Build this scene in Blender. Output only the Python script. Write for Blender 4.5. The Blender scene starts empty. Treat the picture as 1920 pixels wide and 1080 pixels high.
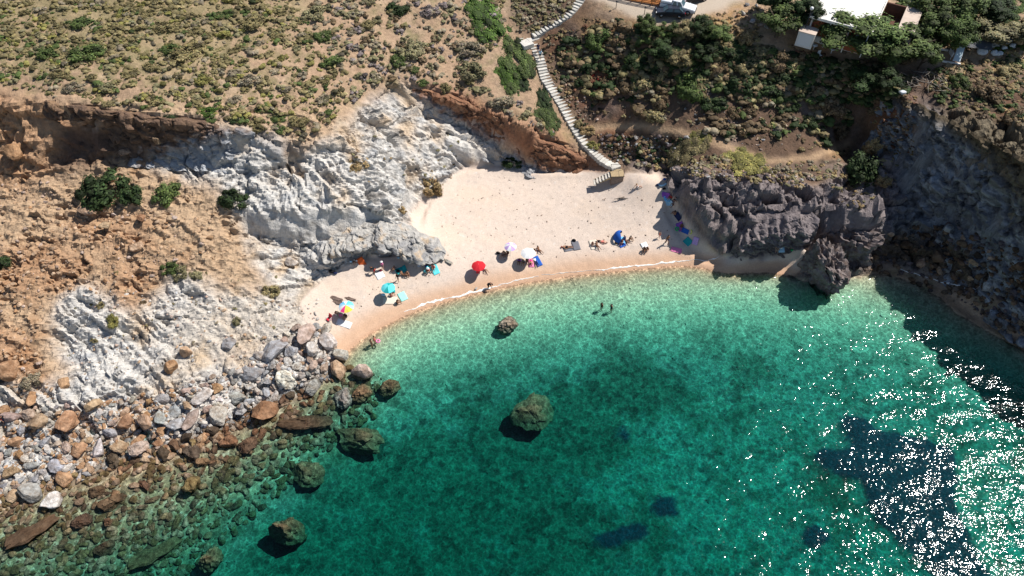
import bpy, bmesh, math, random
import numpy as np
from mathutils import Vector, Matrix, Euler
from mathutils.bvhtree import BVHTree

# ------------------------------------------------------------------ camera, light, exposure
SC = bpy.context.scene
COL = SC.collection
CAM_H, PITCH, HFOV = 75.0, math.radians(50.0), math.radians(70.0)
SUN_EL, SUN_AZ = math.radians(52.0), math.radians(65.0)      # azimuth from +Y towards +X

cam_d = bpy.data.cameras.new('camera')
cam_d.sensor_width = 36.0
cam_d.lens = 18.0 / math.tan(HFOV / 2)
cam_d.clip_start, cam_d.clip_end = 0.5, 5000
cam = bpy.data.objects.new('camera', cam_d)
cam.location = (0, 0, CAM_H)
cam.rotation_euler = (math.pi / 2 - PITCH, 0, 0)
COL.objects.link(cam)
SC.camera = cam

SUN_DIR = Vector((math.cos(SUN_EL) * math.sin(SUN_AZ), math.cos(SUN_EL) * math.cos(SUN_AZ), math.sin(SUN_EL)))
sun_d = bpy.data.lights.new('sun', 'SUN')
sun_d.energy = 4.6
sun_d.angle = math.radians(0.5)
sun_d.color = (1.0, 0.955, 0.89)
sun = bpy.data.objects.new('sun', sun_d)
sun.rotation_euler = SUN_DIR.to_track_quat('Z', 'Y').to_euler()
sun.location = (60, 60, 150)
COL.objects.link(sun)

W = bpy.data.worlds.new('World')
SC.world = W
W.use_nodes = True
wn = W.node_tree
bg = wn.nodes['Background']
sky = wn.nodes.new('ShaderNodeTexSky')
sky.sky_type = 'NISHITA'
sky.sun_disc = False
sky.sun_elevation = SUN_EL
sky.sun_rotation = SUN_AZ
sky.air_density, sky.dust_density, sky.ozone_density = 1.0, 0.3, 1.0
wn.links.new(sky.outputs[0], bg.inputs[0])
bg.inputs[1].default_value = 0.065

SC.view_settings.view_transform = 'Standard'
SC.view_settings.look = 'None'
SC.view_settings.gamma = 1.0
SC.view_settings.exposure = 0.5
SC.view_settings.use_curve_mapping = False
SC.render.engine = 'CYCLES'
SC.cycles.max_bounces = 6
SC.cycles.diffuse_bounces = 2
SC.cycles.glossy_bounces = 2
SC.cycles.transmission_bounces = 4
SC.cycles.transparent_max_bounces = 12
SC.cycles.volume_bounces = 0
SC.cycles.use_denoising = True
SC.cycles.sample_clamp_indirect = 4.0

# ------------------------------------------------------------------ small maths
F_PX = 960.0 / math.tan(HFOV / 2)
cP, sP = math.cos(PITCH), math.sin(PITCH)
def ray(px, py):
    a, b = (px - 960.0) / F_PX, (540.0 - py) / F_PX
    return Vector((a, cP + b * sP, -sP + b * cP)).normalized()
def at(px, py, z):
    d = ray(px, py)
    t = (z - CAM_H) / d.z
    return (d.x * t, d.y * t, z)
def project(x, y, z):
    dz = z - CAM_H
    dep = np.maximum(y * cP - dz * sP, 1.0)
    up = y * sP + dz * cP
    return 960.0 + F_PX * x / dep, 540.0 - F_PX * up / dep

RNG = np.random.default_rng(11)
_perm = RNG.permutation(1024).astype(np.int32)
_perm = np.concatenate([_perm, _perm])
_g = RNG.normal(size=(1024, 3)); _g /= np.linalg.norm(_g, axis=1)[:, None]
_g = _g.astype(np.float32)
def noise3(x, y, z):
    x = np.asarray(x, np.float32); y = np.asarray(y, np.float32); z = np.asarray(z, np.float32)
    xi, yi, zi = np.floor(x).astype(np.int32), np.floor(y).astype(np.int32), np.floor(z).astype(np.int32)
    xf, yf, zf = x - xi, y - yi, z - zi
    xi &= 1023; yi &= 1023; zi &= 1023
    u = xf * xf * xf * (xf * (xf * 6 - 15) + 10); v = yf * yf * yf * (yf * (yf * 6 - 15) + 10)
    w = zf * zf * zf * (zf * (zf * 6 - 15) + 10)
    def c(dx, dy, dz):
        h = _perm[_perm[_perm[(xi + dx) & 1023] + ((yi + dy) & 1023)] + ((zi + dz) & 1023)]
        g = _g[h]
        return g[..., 0] * (xf - dx) + g[..., 1] * (yf - dy) + g[..., 2] * (zf - dz)
    a = c(0,0,0); a += u * (c(1,0,0) - a)
    b = c(0,1,0); b += u * (c(1,1,0) - b)
    a += v * (b - a)
    p = c(0,0,1); p += u * (c(1,0,1) - p)
    q = c(0,1,1); q += u * (c(1,1,1) - q)
    p += v * (q - p)
    return (a + w * (p - a)) * 1.6
def fbm(x, y, z, octs=4, gain=0.5):
    r = 0; a = 1.0; f = 1.0; n = 0
    for i in range(octs):
        r = r + a * noise3(x * f + 17.3 * i, y * f + 5.1 * i, z * f); n += a
        a *= gain; f *= 2.03
    return r / n
def ridged(x, y, z, octs=4, gain=0.5):
    r = 0; a = 1.0; f = 1.0; n = 0
    for i in range(octs):
        r = r + a * (1 - np.abs(noise3(x * f + 31.7 * i, y * f + 9.7 * i, z * f))) ** 2; n += a
        a *= gain; f *= 2.07
    return r / n
def sstep(a, b, x):
    t = np.clip((x - a) / (b - a), 0, 1)
    return t * t * (3 - 2 * t)
def lerp(a, b, t): return a + (b - a) * t
def blur2(a, r):
    if r < 1: return a
    k = np.exp(-0.5 * (np.arange(-3 * r, 3 * r + 1) / r) ** 2); k /= k.sum()
    for ax in (0, 1):
        p = [(0, 0), (0, 0)]; p[ax] = (3 * r, 3 * r)
        b = np.pad(a, p, mode='edge'); o = np.zeros_like(a)
        for i, w in enumerate(k):
            sl = [slice(None), slice(None)]; sl[ax] = slice(i, i + a.shape[ax])
            o += w * b[tuple(sl)]
        a = o
    return a
def inside(poly, X, Y):
    res = np.zeros(X.shape, bool)
    n = len(poly)
    for i in range(n):
        x1, y1 = poly[i]; x2, y2 = poly[(i + 1) % n]
        if y1 == y2: continue
        cnd = ((y1 > Y) != (y2 > Y)) & (X < (x2 - x1) * (Y - y1) / (y2 - y1) + x1)
        res ^= cnd
    return res
MX0, MY0, MS = -600.0, -400.0, 4.0
_mx, _my = np.meshgrid(MX0 + MS * np.arange(780), MY0 + MS * np.arange(470))
def polymask(polys, soft=2):
    m = np.zeros(_mx.shape)
    for p in polys: m = np.maximum(m, inside(p, _mx, _my).astype(float))
    return blur2(m, soft)
def bil(a, u, v):
    u = np.clip(u, 0, a.shape[1] - 1.001); v = np.clip(v, 0, a.shape[0] - 1.001)
    i, j = u.astype(int), v.astype(int); fu, fv = u - i, v - j
    return (a[j, i] * (1 - fu) + a[j, i + 1] * fu) * (1 - fv) + (a[j + 1, i] * (1 - fu) + a[j + 1, i + 1] * fu) * fv
def msample(m, px, py): return bil(m, (px - MX0) / MS, (py - MY0) / MS)
# ------------------------------------------------------------------ terrain heights from surveyed lines
L = []     # polylines of world points
def pl(*pts): L.append([at(*p) for p in pts])
def wl(*pts): L.append(list(pts))
def drop(l, dz, off, k=1.0):
    """foot of a near vertical face in front of an edge"""
    L.append([(p[0] - off * .35, p[1] - off, max(p[2] - dz * (k if isinstance(k, float) else k[i]), .5)) for i, p in enumerate(l)])
# shoreline
pl((-450,1090,0),(-250,1015,0),(-100,972,0),(0,940,0),(60,915,0),(150,890,0),(230,862,0),(330,848,0),(400,815,0),(450,800,0),(520,765,0),
   (565,735,0),(615,705,0),(640,672,0),(655,652,0),(680,632,0),(760,585,0),(850,556,0),(905,543,0),(960,530,0),(1060,513,0),
   (1180,501,0),(1280,492,0),(1340,489,0),(1400,492,0),(1450,490,0),(1500,494,0),(1600,500,0),(1660,502,0),(1760,530,0),(1840,562,0),(1920,604,0))
# sea floor
pl((690,655,-.55),(770,612,-.55),(860,582,-.55),(960,557,-.55),(1060,542,-.55),(1180,530,-.55),(1280,522,-.55),(1400,520,-.5),(1480,522,-.5))
pl((700,725,-1.7),(780,685,-1.7),(900,655,-1.7),(1000,630,-1.7),(1100,613,-1.7),(1250,595,-1.6),(1400,585,-1.6),(1520,595,-1.6),(1700,625,-1.7),(1920,740,-2))
pl((620,860,-3.2),(700,810,-3.2),(850,775,-3.3),(1000,745,-3.3),(1150,708,-3.2),(1300,690,-3.0),(1500,690,-2.8),(1700,735,-2.8),(1920,850,-3.2))
pl((560,1010,-4.6),(700,945,-4.8),(850,900,-4.8),(1000,860,-4.7),(1200,830,-4.3),(1400,820,-3.9),(1700,870,-3.6),(1920,980,-3.8))
pl((500,1200,-6.3),(900,1090,-6),(1300,1010,-5.2),(1700,1030,-4.4),(2000,1130,-4.4))
pl((-200,1075,-.7),(0,1000,-.38),(150,960,-.32),(300,905,-.36),(400,870,-.4),(500,830,-.6),(560,795,-.7),(650,745,-.8))
pl((0,1090,-1.3),(200,1040,-1.2),(330,980,-1.3),(430,920,-1.4),(540,862,-1.6))
pl((150,1160,-3.2),(350,1085,-3.1),(450,1000,-3),(540,925,-3))
wl((-115,0,-7),(-60,-5,-8),(0,-5,-9),(60,-5,-7.5),(115,0,-8))
# beach
pl((640,622,.8),(690,592,.8),(770,557,.8),(850,532,.8),(950,511,.8),(1060,494,.8),(1180,480,.8),(1280,472,.8),(1330,472,.7))
pl((890,312,2.5),(1000,318,2.6),(1080,325,2.6),(1130,331,2.6),(1190,331,2.6),(1230,334,2.5))
pl((585,560,1.5),(622,515,1.8),(660,484,2.0),(720,480,2.05),(780,491,2.0),(833,494,1.7))
pl((800,440,2.1),(782,405,2.3),(825,368,2.4),(862,330,2.5),(890,312,2.5))
pl((1224,336,2.4),(1254,386,2.1),(1280,430,1.7),(1320,468,1.0),(1360,486,.3))
# middle cliff top (and stair foot)
pl((-300,150,21.5),(0,170,20.5),(100,190,20),(200,205,19.3),(300,216,18.8),(420,231,17.4),(480,255,15.9),(560,273,13.9),(600,262,14.2),(640,235,14.3),(690,182,14.2),
   (740,166,13.7),(800,166,13),(870,186,11.2),(930,216,9.6),(1000,252,7.9),(1060,278,6.2),(1110,302,4.4))
drop([at(*p) for p in ((740,166,13.7),(800,166,13),(870,186,11.2),(930,216,9.6),(1000,252,7.9),(1060,278,6.2))], 4.6, .95, [.6, .9, 1., 1., .9, .6])
drop([at(*p) for p in ((100,190,20),(200,205,19.3),(300,216,18.8),(420,231,17.4),(480,255,15.9))], 5.2, .95, [.6, 1., 1., .85, .4])
# left scarp base
pl((-300,330,12),(30,332,11.6),(100,322,12.3),(200,291,13.4),(300,302,12.9),(420,302,12.2),(490,300,12),(560,312,11.3))
# left slope
pl((-300,480,8.5),(0,450,9.2),(150,430,9.8),(300,440,9.3),(390,430,8.9),(420,455,7.4),(480,470,6.4))
pl((-300,620,5.5),(0,600,6),(70,600,6.1),(150,590,5.4),(300,600,4.4),(450,570,4),(530,565,2.8),(585,540,2.0))
pl((-300,760,3),(0,720,3.5),(120,700,3.2),(250,720,2.2),(400,690,1.8),(520,640,1.6),(590,605,1.3))
pl((-300,880,1.2),(0,800,1.8),(150,772,1.5),(300,755,1.2),(450,715,1.2),(560,668,1.0),(610,640,.8))
pl((0,885,.8),(200,815,.8),(400,752,.8),(560,690,.6))
# scarps inside the left slope
pl((60,500,8.4),(100,470,8.9),(140,470,8.8))
pl((40,610,5.2),(70,640,4.6),(110,640,4.5))
# white spur with its steep front
pl((430,372,10.6),(480,392,9.6),(560,400,9.0),(640,392,8.7),(700,400,7.6),(745,425,6.0))
drop([at(*p) for p in ((455,385,10.2),(480,392,9.6),(560,400,9.0),(640,392,8.7),(700,400,7.2),(745,425,5.4))], 4.4, .95, [.5, .9, 1., 1.1, .9, .6])
pl((470,450,5.6),(540,480,4.2),(590,505,2.6),(622,510,1.9))
_lip = [at(*p) for p in ((596,478,4.4),(615,468,5.2),(650,450,5.9),(700,441,5.7),(750,455,4.7),(800,474,3.5),(838,489,2.3))]
L.append(_lip); drop(_lip, 3.7, .8, [.6, .9, 1., 1., .75, .45, .1])
pl((560,345,10.9),(640,330,10.8),(700,335,9.4),(752,345,8.0),(775,375,5.2))
pl((650,290,12.4),(720,280,10.4),(780,270,8.4),(840,280,5.9),(875,305,3.4))
pl((760,215,11.2),(840,240,8.8),(900,275,6.2))
# hill above
pl((-300,80,22.4),(0,100,22.2),(150,100,21.8),(300,110,20.9),(450,120,20),(600,150,17.6),(700,120,16.6),(800,110,15.2),(870,125,13.2),(930,170,11.6),(985,215,9.8),(1050,262,7.2))
pl((-300,0,24.2),(0,0,24.5),(300,0,23.5),(600,0,21.6),(800,0,19.3),(900,10,17.6),(950,10,16.8))
# stairs
pl((1148,322,3.6),(1095,268,6.3),(1050,200,9.4),(1018,140,11.7),(1003,90,13.9),(985,72,14.5),(1030,52,15.8),(1075,28,17.2),(1097,0,18.3))
# right slope
pl((1150,18,17.8),(1200,55,16.9),(1235,70,16.6),(1300,62,17),(1360,62,17.1),(1440,92,16.6),(1530,100,16.4),(1600,118,15.8),(1700,135,15.2),(1800,128,15.8),(1920,125,16.5),(2100,120,18))
pl((1110,0,18.4),(1200,12,18.2),(1262,32,18),(1330,25,18.1),(1400,50,18),(1500,78,17.6),(1600,80,17.4),(1700,90,17),(1800,100,16.8),(1920,95,17.4),(2100,90,19))
pl((1060,105,13.0),(1120,130,12.6),(1190,140,13.0),(1300,160,12.8),(1400,170,12.6),(1500,185,12.2),(1600,190,12))
pl((1108,243,7.1),(1150,237,7.6),(1200,237,8.4),(1280,248,9.2),(1350,270,9.0),(1430,300,8.2),(1500,292,8.2),(1560,285,8.4))
pl((1130,300,5.0),(1180,303,6.0),(1250,316,7.4),(1290,356,7.5),(1303,394,5.9),(1340,436,4.6),(1370,476,1.6))
pl((1300,318,8.6),(1340,330,9.0),(1390,345,8.6))
pl((1156,326,2.9),(1200,331,2.7),(1228,334,2.6))
pl((1440,325,7.6),(1520,345,7.3),(1590,330,8.2),(1650,300,9.4),(1690,260,10.6),(1715,215,12))
pl((1360,400,6.4),(1400,400,6.8),(1440,384,8.2),(1500,376,8.7),(1590,380,8.4),(1640,396,7.0),(1662,440,4.4))
_cave = [at(*p) for p in ((1372,468,2.6),(1395,446,4.8),(1440,428,6.0),(1500,424,6.3),(1530,438,6.0))]
L.append(_cave); drop(_cave, 5.0, .8, [.3, .8, 1., 1., .8])
pl((1395,484,.6),(1440,474,.8),(1500,470,.9),(1560,476,.8),(1620,490,.7),(1660,478,1.0))
pl((1670,330,7.0),(1690,400,4.2),(1720,430,3.0),(1780,440,3.2))
pl((1745,205,14.2),(1752,240,13))
# right wall, partly beyond the frame
_top = [(52,87,15.2),(56,80,15.8),(60,73,16.8),(64,66,17.2),(68.5,58,17),(74.5,49,16.5),(85,41,16),(115,33,15.5)]
wl(*_top)
for off, zz in ((1.3, 11.5), (2.6, 6.5), (4.2, 3.4)): wl(*[(x - .78 * off, y - .62 * off, zz) for x, y, z in _top])
wl((50,75,3),(54,69.5,2.6),(58.5,64,2),(63.5,57.5,1.2),(68,50,.9),(75,43,.7),(88,34.5,.6),(115,25,.6))
wl((66,56,0),(70,46,0),(78,39.5,0),(92,31,0),(115,24,0))
wl((60,52,-2),(66,43,-2.5),(76,33,-3),(95,24,-4))
wl((-115,150,33),(-40,150,32),(20,150,27),(60,150,25),(115,150,27))
wl((80,105,21),(90,85,21),(100,65,20),(115,50,20))
wl((-115,22,0),(-80,30,0),(-66,36,0))

GX0, GX1, GY0, GY1 = -115.0, 115.0, -5.0, 150.0
def solve():
    z = None
    for h, it in ((8, 200), (4, 200), (2, 200), (1, 220), (0.5, 240)):
        nx, ny = int((GX1 - GX0) / h) + 1, int((GY1 - GY0) / h) + 1
        acc = np.zeros((ny, nx)); cnt = np.zeros((ny, nx))
        for l in L:
            for a, b in zip(l[:-1], l[1:]):
                n = max(2, int(math.hypot(b[0] - a[0], b[1] - a[1]) / (h * 0.4)) + 1)
                t = np.linspace(0, 1, n)
                i = np.round((a[0] + (b[0] - a[0]) * t - GX0) / h).astype(int); j = np.round((a[1] + (b[1] - a[1]) * t - GY0) / h).astype(int)
                ok = (i >= 0) & (i < nx) & (j >= 0) & (j < ny)
                np.add.at(acc, (j[ok], i[ok]), (a[2] + (b[2] - a[2]) * t)[ok]); np.add.at(cnt, (j[ok], i[ok]), 1)
        fix = cnt > 0; val = acc / np.maximum(cnt, 1)
        if z is None: z = np.full((ny, nx), 5.0)
        else:
            u, v = np.meshgrid(np.linspace(0, z.shape[1] - 1, nx), np.linspace(0, z.shape[0] - 1, ny))
            z = bil(z, u, v)
        z[fix] = val[fix]
        par = (np.add.outer(np.arange(ny), np.arange(nx)) % 2).astype(bool)
        for k in range(it):
            for pr in (par, ~par):
                p = np.pad(z, 1, mode='edge')
                n4 = (p[:-2, 1:-1] + p[2:, 1:-1] + p[1:-1, :-2] + p[1:-1, 2:]) * 0.25
                m = pr & ~fix
                z[m] += 1.6 * (n4 - z)[m]
    return z
HZ = solve()
HZ_s = blur2(HZ, 3)
HZ = blur2(HZ, 1)
# keep steep ground crisp, smooth the gentle ground
gy_, gx_ = np.gradient(HZ_s, 0.5)
st = sstep(0.5, 0.9, np.hypot(gx_, gy_))
HZ = HZ_s * (1 - st) + HZ * st
def hbase(x, y): return bil(HZ, (np.asarray(x) - GX0) / 0.5, (np.asarray(y) - GY0) / 0.5)

# ------------------------------------------------------------------ colour and relief zones (surveyed outlines)
Z_PALE = polymask([[(555,300),(600,268),(650,238),(700,188),(760,170),(830,178),(880,215),(950,255),(990,300),(940,312),(880,310),(830,360),(770,400),(780,440),(850,492),
    (760,502),(640,512),(580,548),(535,555),(500,520),(470,480),(460,430),(400,340),(330,335),(285,300),(300,232),(420,240),(500,268)],
    [(110,560),(140,540),(180,535),(230,590),(300,560),(330,505),(400,540),(470,540),(560,560),(610,600),(560,650),(450,655),(330,710),(240,740),(140,700),(90,630)],
    [(-300,860),(-300,720),(0,690),(60,735),(140,700),(330,700),(560,640),(610,600),(640,650),(570,735),(420,805),(230,862),(0,935),(-300,1030)]], 3)
Z_ORANGE = polymask([[(-200,160),(0,172),(60,185),(190,225),(185,255),(110,250),(105,330),(30,360),(-200,350)],[(-200,600),(0,600),(60,640),(120,760),(50,770),(-200,740)],
    [(0,470),(110,450),(180,480),(170,530),(60,560),(0,540)],[(200,500),(300,490),(290,560),(210,590)],[(110,400),(250,390),(300,470),(180,470)],[(1010,200),(1080,270),(1150,318),(1120,322),(1040,280)]], 3)
Z_RED = polymask([[(770,160),(850,165),(950,215),(1070,280),(1160,325),(1120,338),(1040,320),(940,262),(860,205),(790,180)]], 3)
Z_SCARP = polymask([[(105,235),(260,235),(420,240),(560,275),(560,300),(470,290),(380,300),(300,310),(220,295),(100,330)]], 3)
Z_PURPLE = polymask([[(1165,305),(1240,308),(1300,322),(1450,322),(1520,350),(1600,318),(1705,240),(1710,430),(1650,482),(1590,555),(1520,555),(1440,482),(1370,492),(1330,472),(1285,430),(1258,380),(1228,338)]], 2)
Z_BLUE = polymask([[(1690,280),(1745,195),(1800,270),(1850,340),(1880,420),(1960,460),(2200,560),(2200,640),(1920,572),(1760,520),(1640,480),(1660,430),(1690,380)]], 3)
Z_CLIFFR = polymask([[(1760,200),(1830,215),(2300,210),(2300,720),(1960,560),(1880,430),(1850,340)]], 3)
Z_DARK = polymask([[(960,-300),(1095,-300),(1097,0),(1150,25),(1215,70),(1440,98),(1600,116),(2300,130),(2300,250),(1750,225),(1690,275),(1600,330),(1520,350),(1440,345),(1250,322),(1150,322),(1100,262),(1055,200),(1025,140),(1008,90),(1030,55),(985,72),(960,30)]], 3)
Z_RUST = polymask([[(1090,180),(1150,100),(1170,110),(1140,190),(1100,230)],[(1500,70),(1560,90),(1560,150),(1500,150)],[(1640,190),(1700,170),(1715,250),(1650,250)],[(1130,225),(1190,225),(1180,265),(1120,270)],[(1850,200),(1920,190),(1920,225),(1860,225)],[(1010,70),(1060,70),(1070,100),(1020,95)]], 4)
Z_STRAW = polymask([[(1090,30),(1200,50),(1190,85),(1110,75)],[(1320,20),(1400,10),(1400,60),(1300,60)],[(1545,275),(1600,262),(1570,292),(1540,295)],[(1480,76),(1545,78),(1540,100),(1480,95)],[(1640,240),(1710,230),(1700,290),(1640,280)]], 3)
Z_BEACH = polymask([[(612,520),(700,484),(760,484),(838,496),(778,440),(770,400),(830,345),(890,305),(1010,311),(1120,325),(1236,325),(1272,390),(1302,440),(1345,482),(1420,488),(1500,462),(1540,470),(1520,510),(1340,530),(1180,560),(900,620),(700,740),(655,720),(630,690),(600,640),(575,605),(560,570)]], 1)
Z_PARK = polymask([[(1095,-300),(1097,-5),(1140,8),(1205,42),(1230,45),(1300,36),(1350,18),(1410,-10),(1420,-300)]], 1)
Z_PATH = polymask([[(1104,237),(1150,230),(1215,232),(1290,245),(1360,267),(1437,297),(1432,305),(1350,276),(1280,254),(1200,242),(1150,241),(1108,249)],[(1436,300),(1520,293),(1590,262),(1600,268),(1530,300),(1440,308)]], 1)
Z_SHELF = polymask([[(1590,486),(1700,500),(1930,590),(1930,520),(1760,440),(1650,440)]], 3)
Z_COVER = polymask([[(-300,-300),(330,-300),(560,-300),(570,60),(480,125),(330,140),(120,135),(-300,120)]], 10)
Z_GRASS = polymask([[(1480,900-300),(1490,600),(1500,610)],[(1570,770),(1620,780),(1640,810),(1700,815),(1790,850),(1790,950),(1830,1040),(1880,1130),(1760,1130),(1730,1060),(1640,980),(1610,900),(1520,870),(1530,845),(1600,840),(1570,800)],
    [(1495,1000),(1530,980),(1560,1000),(1550,1030),(1510,1035)],[(1215,940),(1235,928),(1270,940),(1272,965),(1240,975),(1215,960)],[(1110,1000),(1200,985),(1230,1010),(1150,1030),(1100,1020)],[(1150,800),(1190,810),(1180,830),(1150,825)]], 3)
Z_ROCKBED = polymask([[(-600,1500),(-600,980),(0,925),(230,850),(420,800),(560,730),(640,660),(720,700),(700,820),(600,860),(480,950),(380,1080),(300,1300)],[(1590,498),(1700,500),(1940,596),(2100,680),(1960,680),(1800,605),(1680,545)]], 8)
Z_GREENBED = polymask([[(380,1400),(400,1050),(560,880),(700,830),(900,780),(1060,680),(1250,690),(1330,760),(1150,830),(1100,950),(1300,1000),(1150,1400)],[(930,630),(1000,640),(1000,690),(930,680)]], 8)

def worley(x, y, z):
    xi, yi, zi = np.floor(x).astype(np.int32), np.floor(y).astype(np.int32), np.floor(z).astype(np.int32)
    f1 = np.full(x.shape, 9., np.float32); f2 = f1.copy(); hid = np.zeros(x.shape, np.int32); dl = np.zeros(x.shape + (3,), np.float32)
    for a in (-1, 0, 1):
        for b in (-1, 0, 1):
            for c in (-1, 0, 1):
                h = _perm[_perm[_perm[(xi + a) & 1023] + ((yi + b) & 1023)] + ((zi + c) & 1023)]
                o = _g[h] * .42 + .5
                dx, dy, dz = x - (xi + a + o[..., 0]), y - (yi + b + o[..., 1]), z - (zi + c + o[..., 2])
                d = np.sqrt(dx * dx + dy * dy + dz * dz)
                n = d < f1
                f2 = np.where(n, f1, np.minimum(f2, d)); f1 = np.where(n, d, f1); hid = np.where(n, h, hid)
                dl[n] = np.stack([dx, dy, dz], -1)[n]
    return f1, f2, hid, dl
def blocks(x, y, z, m, tilt=1.0, crack=.35):
    out = np.zeros(x.shape); x, y, z = x[m], y[m], z[m]
    w = .25
    f1, f2, h, dl = worley(x + w * noise3(x, y, z), y + w * noise3(x + 7, y, z), z)
    t = _g[(h * 7 + 13) & 1023]
    out[m] = _g[(h * 3 + 5) & 1023][:, 0] * .6 + tilt * (t * dl).sum(-1) - crack * (1 - sstep(0, .16, f2 - f1))
    return out
def axis(f0, f1, step, far):
    a = list(np.arange(f0, f1 + 1e-6, step)); s = step
    while a[-1] < far[1]: s = min(s * 1.25, 60); a.append(a[-1] + s)
    s = step; pre = []
    v = f0
    while v > far[0]: s = min(s * 1.25, 60); v -= s; pre.append(v)
    return np.array(pre[::-1] + a)
AX = axis(-84, 84, 0.21, (-700, 700)); AY = axis(21, 114, 0.2, (-500, 800))
TX, TY = np.meshgrid(AX, AY)
TZ = hbase(TX, TY)
far_w = sstep(150, 420, TY)
TZ = TZ + far_w * 18 * (1 + fbm(TX / 160, TY / 160, TX * 0, 3))
gx, gy = np.gradient(TZ, AY, AX)[1], np.gradient(TZ, AY, AX)[0]
slope = np.hypot(gx, gy)
nz = 1 / np.sqrt(1 + gx * gx + gy * gy)
NX, NY, NZ = -gx * nz, -gy * nz, nz
PX, PY = project(TX, TY, TZ)
wx = 14 * fbm(TX / 3.0, TY / 3.0, TZ / 3.0, 3) ; wy = 14 * fbm(TX / 3.0 + 50, TY / 3.0, TZ / 3.0, 3)
def zone(m, warp=1.0): return msample(m, PX + wx * warp, PY + wy * warp)
zm = {k: zone(v) for k, v in dict(pale=Z_PALE, orange=Z_ORANGE, red=Z_RED, scarp=Z_SCARP, purple=Z_PURPLE, blue=Z_BLUE, cliffr=Z_CLIFFR, dark=Z_DARK, rust=Z_RUST, straw=Z_STRAW, shelf=Z_SHELF, grass=Z_GRASS, rockbed=Z_ROCKBED, greenbed=Z_GREENBED).items()}
zm['beach'] = zone(Z_BEACH, .35); zm['park'] = zone(Z_PARK, .4); zm['path'] = zone(Z_PATH, .3)
dirt = sstep(160, 240, PY) * sstep(760, 520, PX + (PY - 300) * .5) * (TZ > 0.2)            # left scree slope
steep = sstep(0.75, 1.6, slope)
beachw = np.clip(zm['beach'] * 1.6, 0, 1)
soft = np.clip(beachw + zm['park'] + zm['path'], 0, 1)
sea = sstep(0.1, -0.3, TZ)
# relief
X3, Y3, Z3 = TX, TY, TZ
rock_w = np.clip(zm['pale'] + zm['purple'] + zm['blue'] + zm['cliffr'] + steep * (1 - zm['dark'] * .5), 0, 1) * (1 - soft) * (1 - sea * .8)
# foliated rock: stretched ridges dipping to the right
u1 = X3 * .80 + Y3 * .45 + Z3 * .4; v1 = -X3 * .45 + Y3 * .75 - Z3 * .5; w1 = Z3 * .8 + X3 * .1
fol = ridged(u1 / 5.5, v1 / 1.9, w1 / 2.2, 5, .55)
crag = ridged(X3 / 3.1, Y3 / 3.1, Z3 / 3.1, 5, .55)
lump = fbm(X3 / 2.6 + 9, Y3 / 2.6, Z3 / 2.6, 5, .6)
fine = fbm(X3 / .8, Y3 / .8, Z3 / .8, 2, .6)
big = fbm(X3 / 9 + 3, Y3 / 9, Z3 / 9, 3, .5)
def saw(t):
    q = t - np.floor(t); return np.where(q < .82, q / .82, (1 - q) / .18) - .5
sp = X3 * .62 + Y3 * .55 + Z3 * .56 + big * 1.6 + .35 * lump
amp_s = .35 + .65 * sstep(-.3, .5, fbm(X3 / 7 + 31, Y3 / 7, Z3 / 7, 2))
SAW = amp_s * (saw(sp / 1.9) * .62 + saw(sp / .72 + 3 * big) * .26)
sp2 = X3 * .30 - Y3 * .25 + Z3 * .9 + big * 1.8 + .4 * lump
SAW2 = amp_s * (saw(sp2 / 1.7) * .5 + saw(sp2 / .6) * .2)
rk = (rock_w > .05) & (np.abs(TX) < 100) & (TY < 125)
ub, vb, wb = u1 + big * 1.5, v1 + big, w1
B1 = blocks(ub / 4.6, vb / 2.0, wb / 2.2, rk); B2 = blocks(ub / 1.7 + 30, vb / .85, wb / .95, rk)
C1 = blocks(X3 / 3.4, Y3 / 3.4, Z3 / 3.0, rk); C2 = blocks(X3 / 1.3 + 9, Y3 / 1.3, Z3 / 1.2, rk)
pw = np.clip(zm['pale'] * .9 + zm['scarp'] + .2, 0, 1)
dk = (dirt > .05) & (rock_w < .9) & (TX > -100)
E1 = blocks(X3 / 2.3 + 3, Y3 / 1.5, Z3 / 1.5, dk); E2 = blocks(X3 / .9 + 3, Y3 / .7, Z3 / .7, dk)
clod = sstep(.05, .4, fbm(X3 / 6 + 77, Y3 / 4, Z3 / 4, 3) + .35 * zm['orange'])
D = rock_w * (lerp(C1 * 1.1 + C2 * .42, B1 * .62 + B2 * .30, pw) * lerp(1, 1.7, np.clip(zm['purple'] + zm['blue'] + zm['cliffr'], 0, 1)) + lerp(SAW2, SAW, pw) * 1.7)
D += dirt * (1 - rock_w) * (E1 * .6 * clod + E2 * (.10 + .22 * clod))
D += .30 * rock_w * (lerp(crag, fol, np.clip(zm['pale'] * .8 + zm['scarp'], 0, .85)) - .52) * lerp(2.0, 2.3, zm['purple']) + rock_w * big * 1.0
D += dirt * (1 - rock_w) * (lump * .75 + np.maximum(0, ridged(X3 / 4, Y3 / 2.4, Z3 / 3, 3) - .62) * 1.6) * (1 - soft)
hillw = (1 - rock_w) * (1 - dirt) * (1 - soft) * (1 - sea)
D += hillw * (lump * .35 + big * .5)
D += beachw * (1 - sea) * (fbm(X3 / 5, Y3 / 5, X3 * 0, 3) * .10 + fine * .06)
D += sea * (lump * .12 + zm['rockbed'] * (lump * .3 + fine * .1) + zm['greenbed'] * lump * .18 + zm['grass'] * .5)
D += (rock_w * .25 + dirt * .14 * (1 - soft)) * fine
D = np.where(sstep(1.2, 2.2, slope) > 0, lerp(D, blur2(D, 1), sstep(1.2, 2.2, slope)), D)
smooth_scree = zone(polymask([[(340,560),(470,545),(600,560),(620,610),(560,650),(430,690),(300,700),(330,610)]], 6))
D *= 1 - .55 * smooth_scree
D *= sstep(900, 300, np.abs(TX)) * sstep(170, 125, TY)
vert = np.clip(soft + sea, 0, 1)
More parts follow.
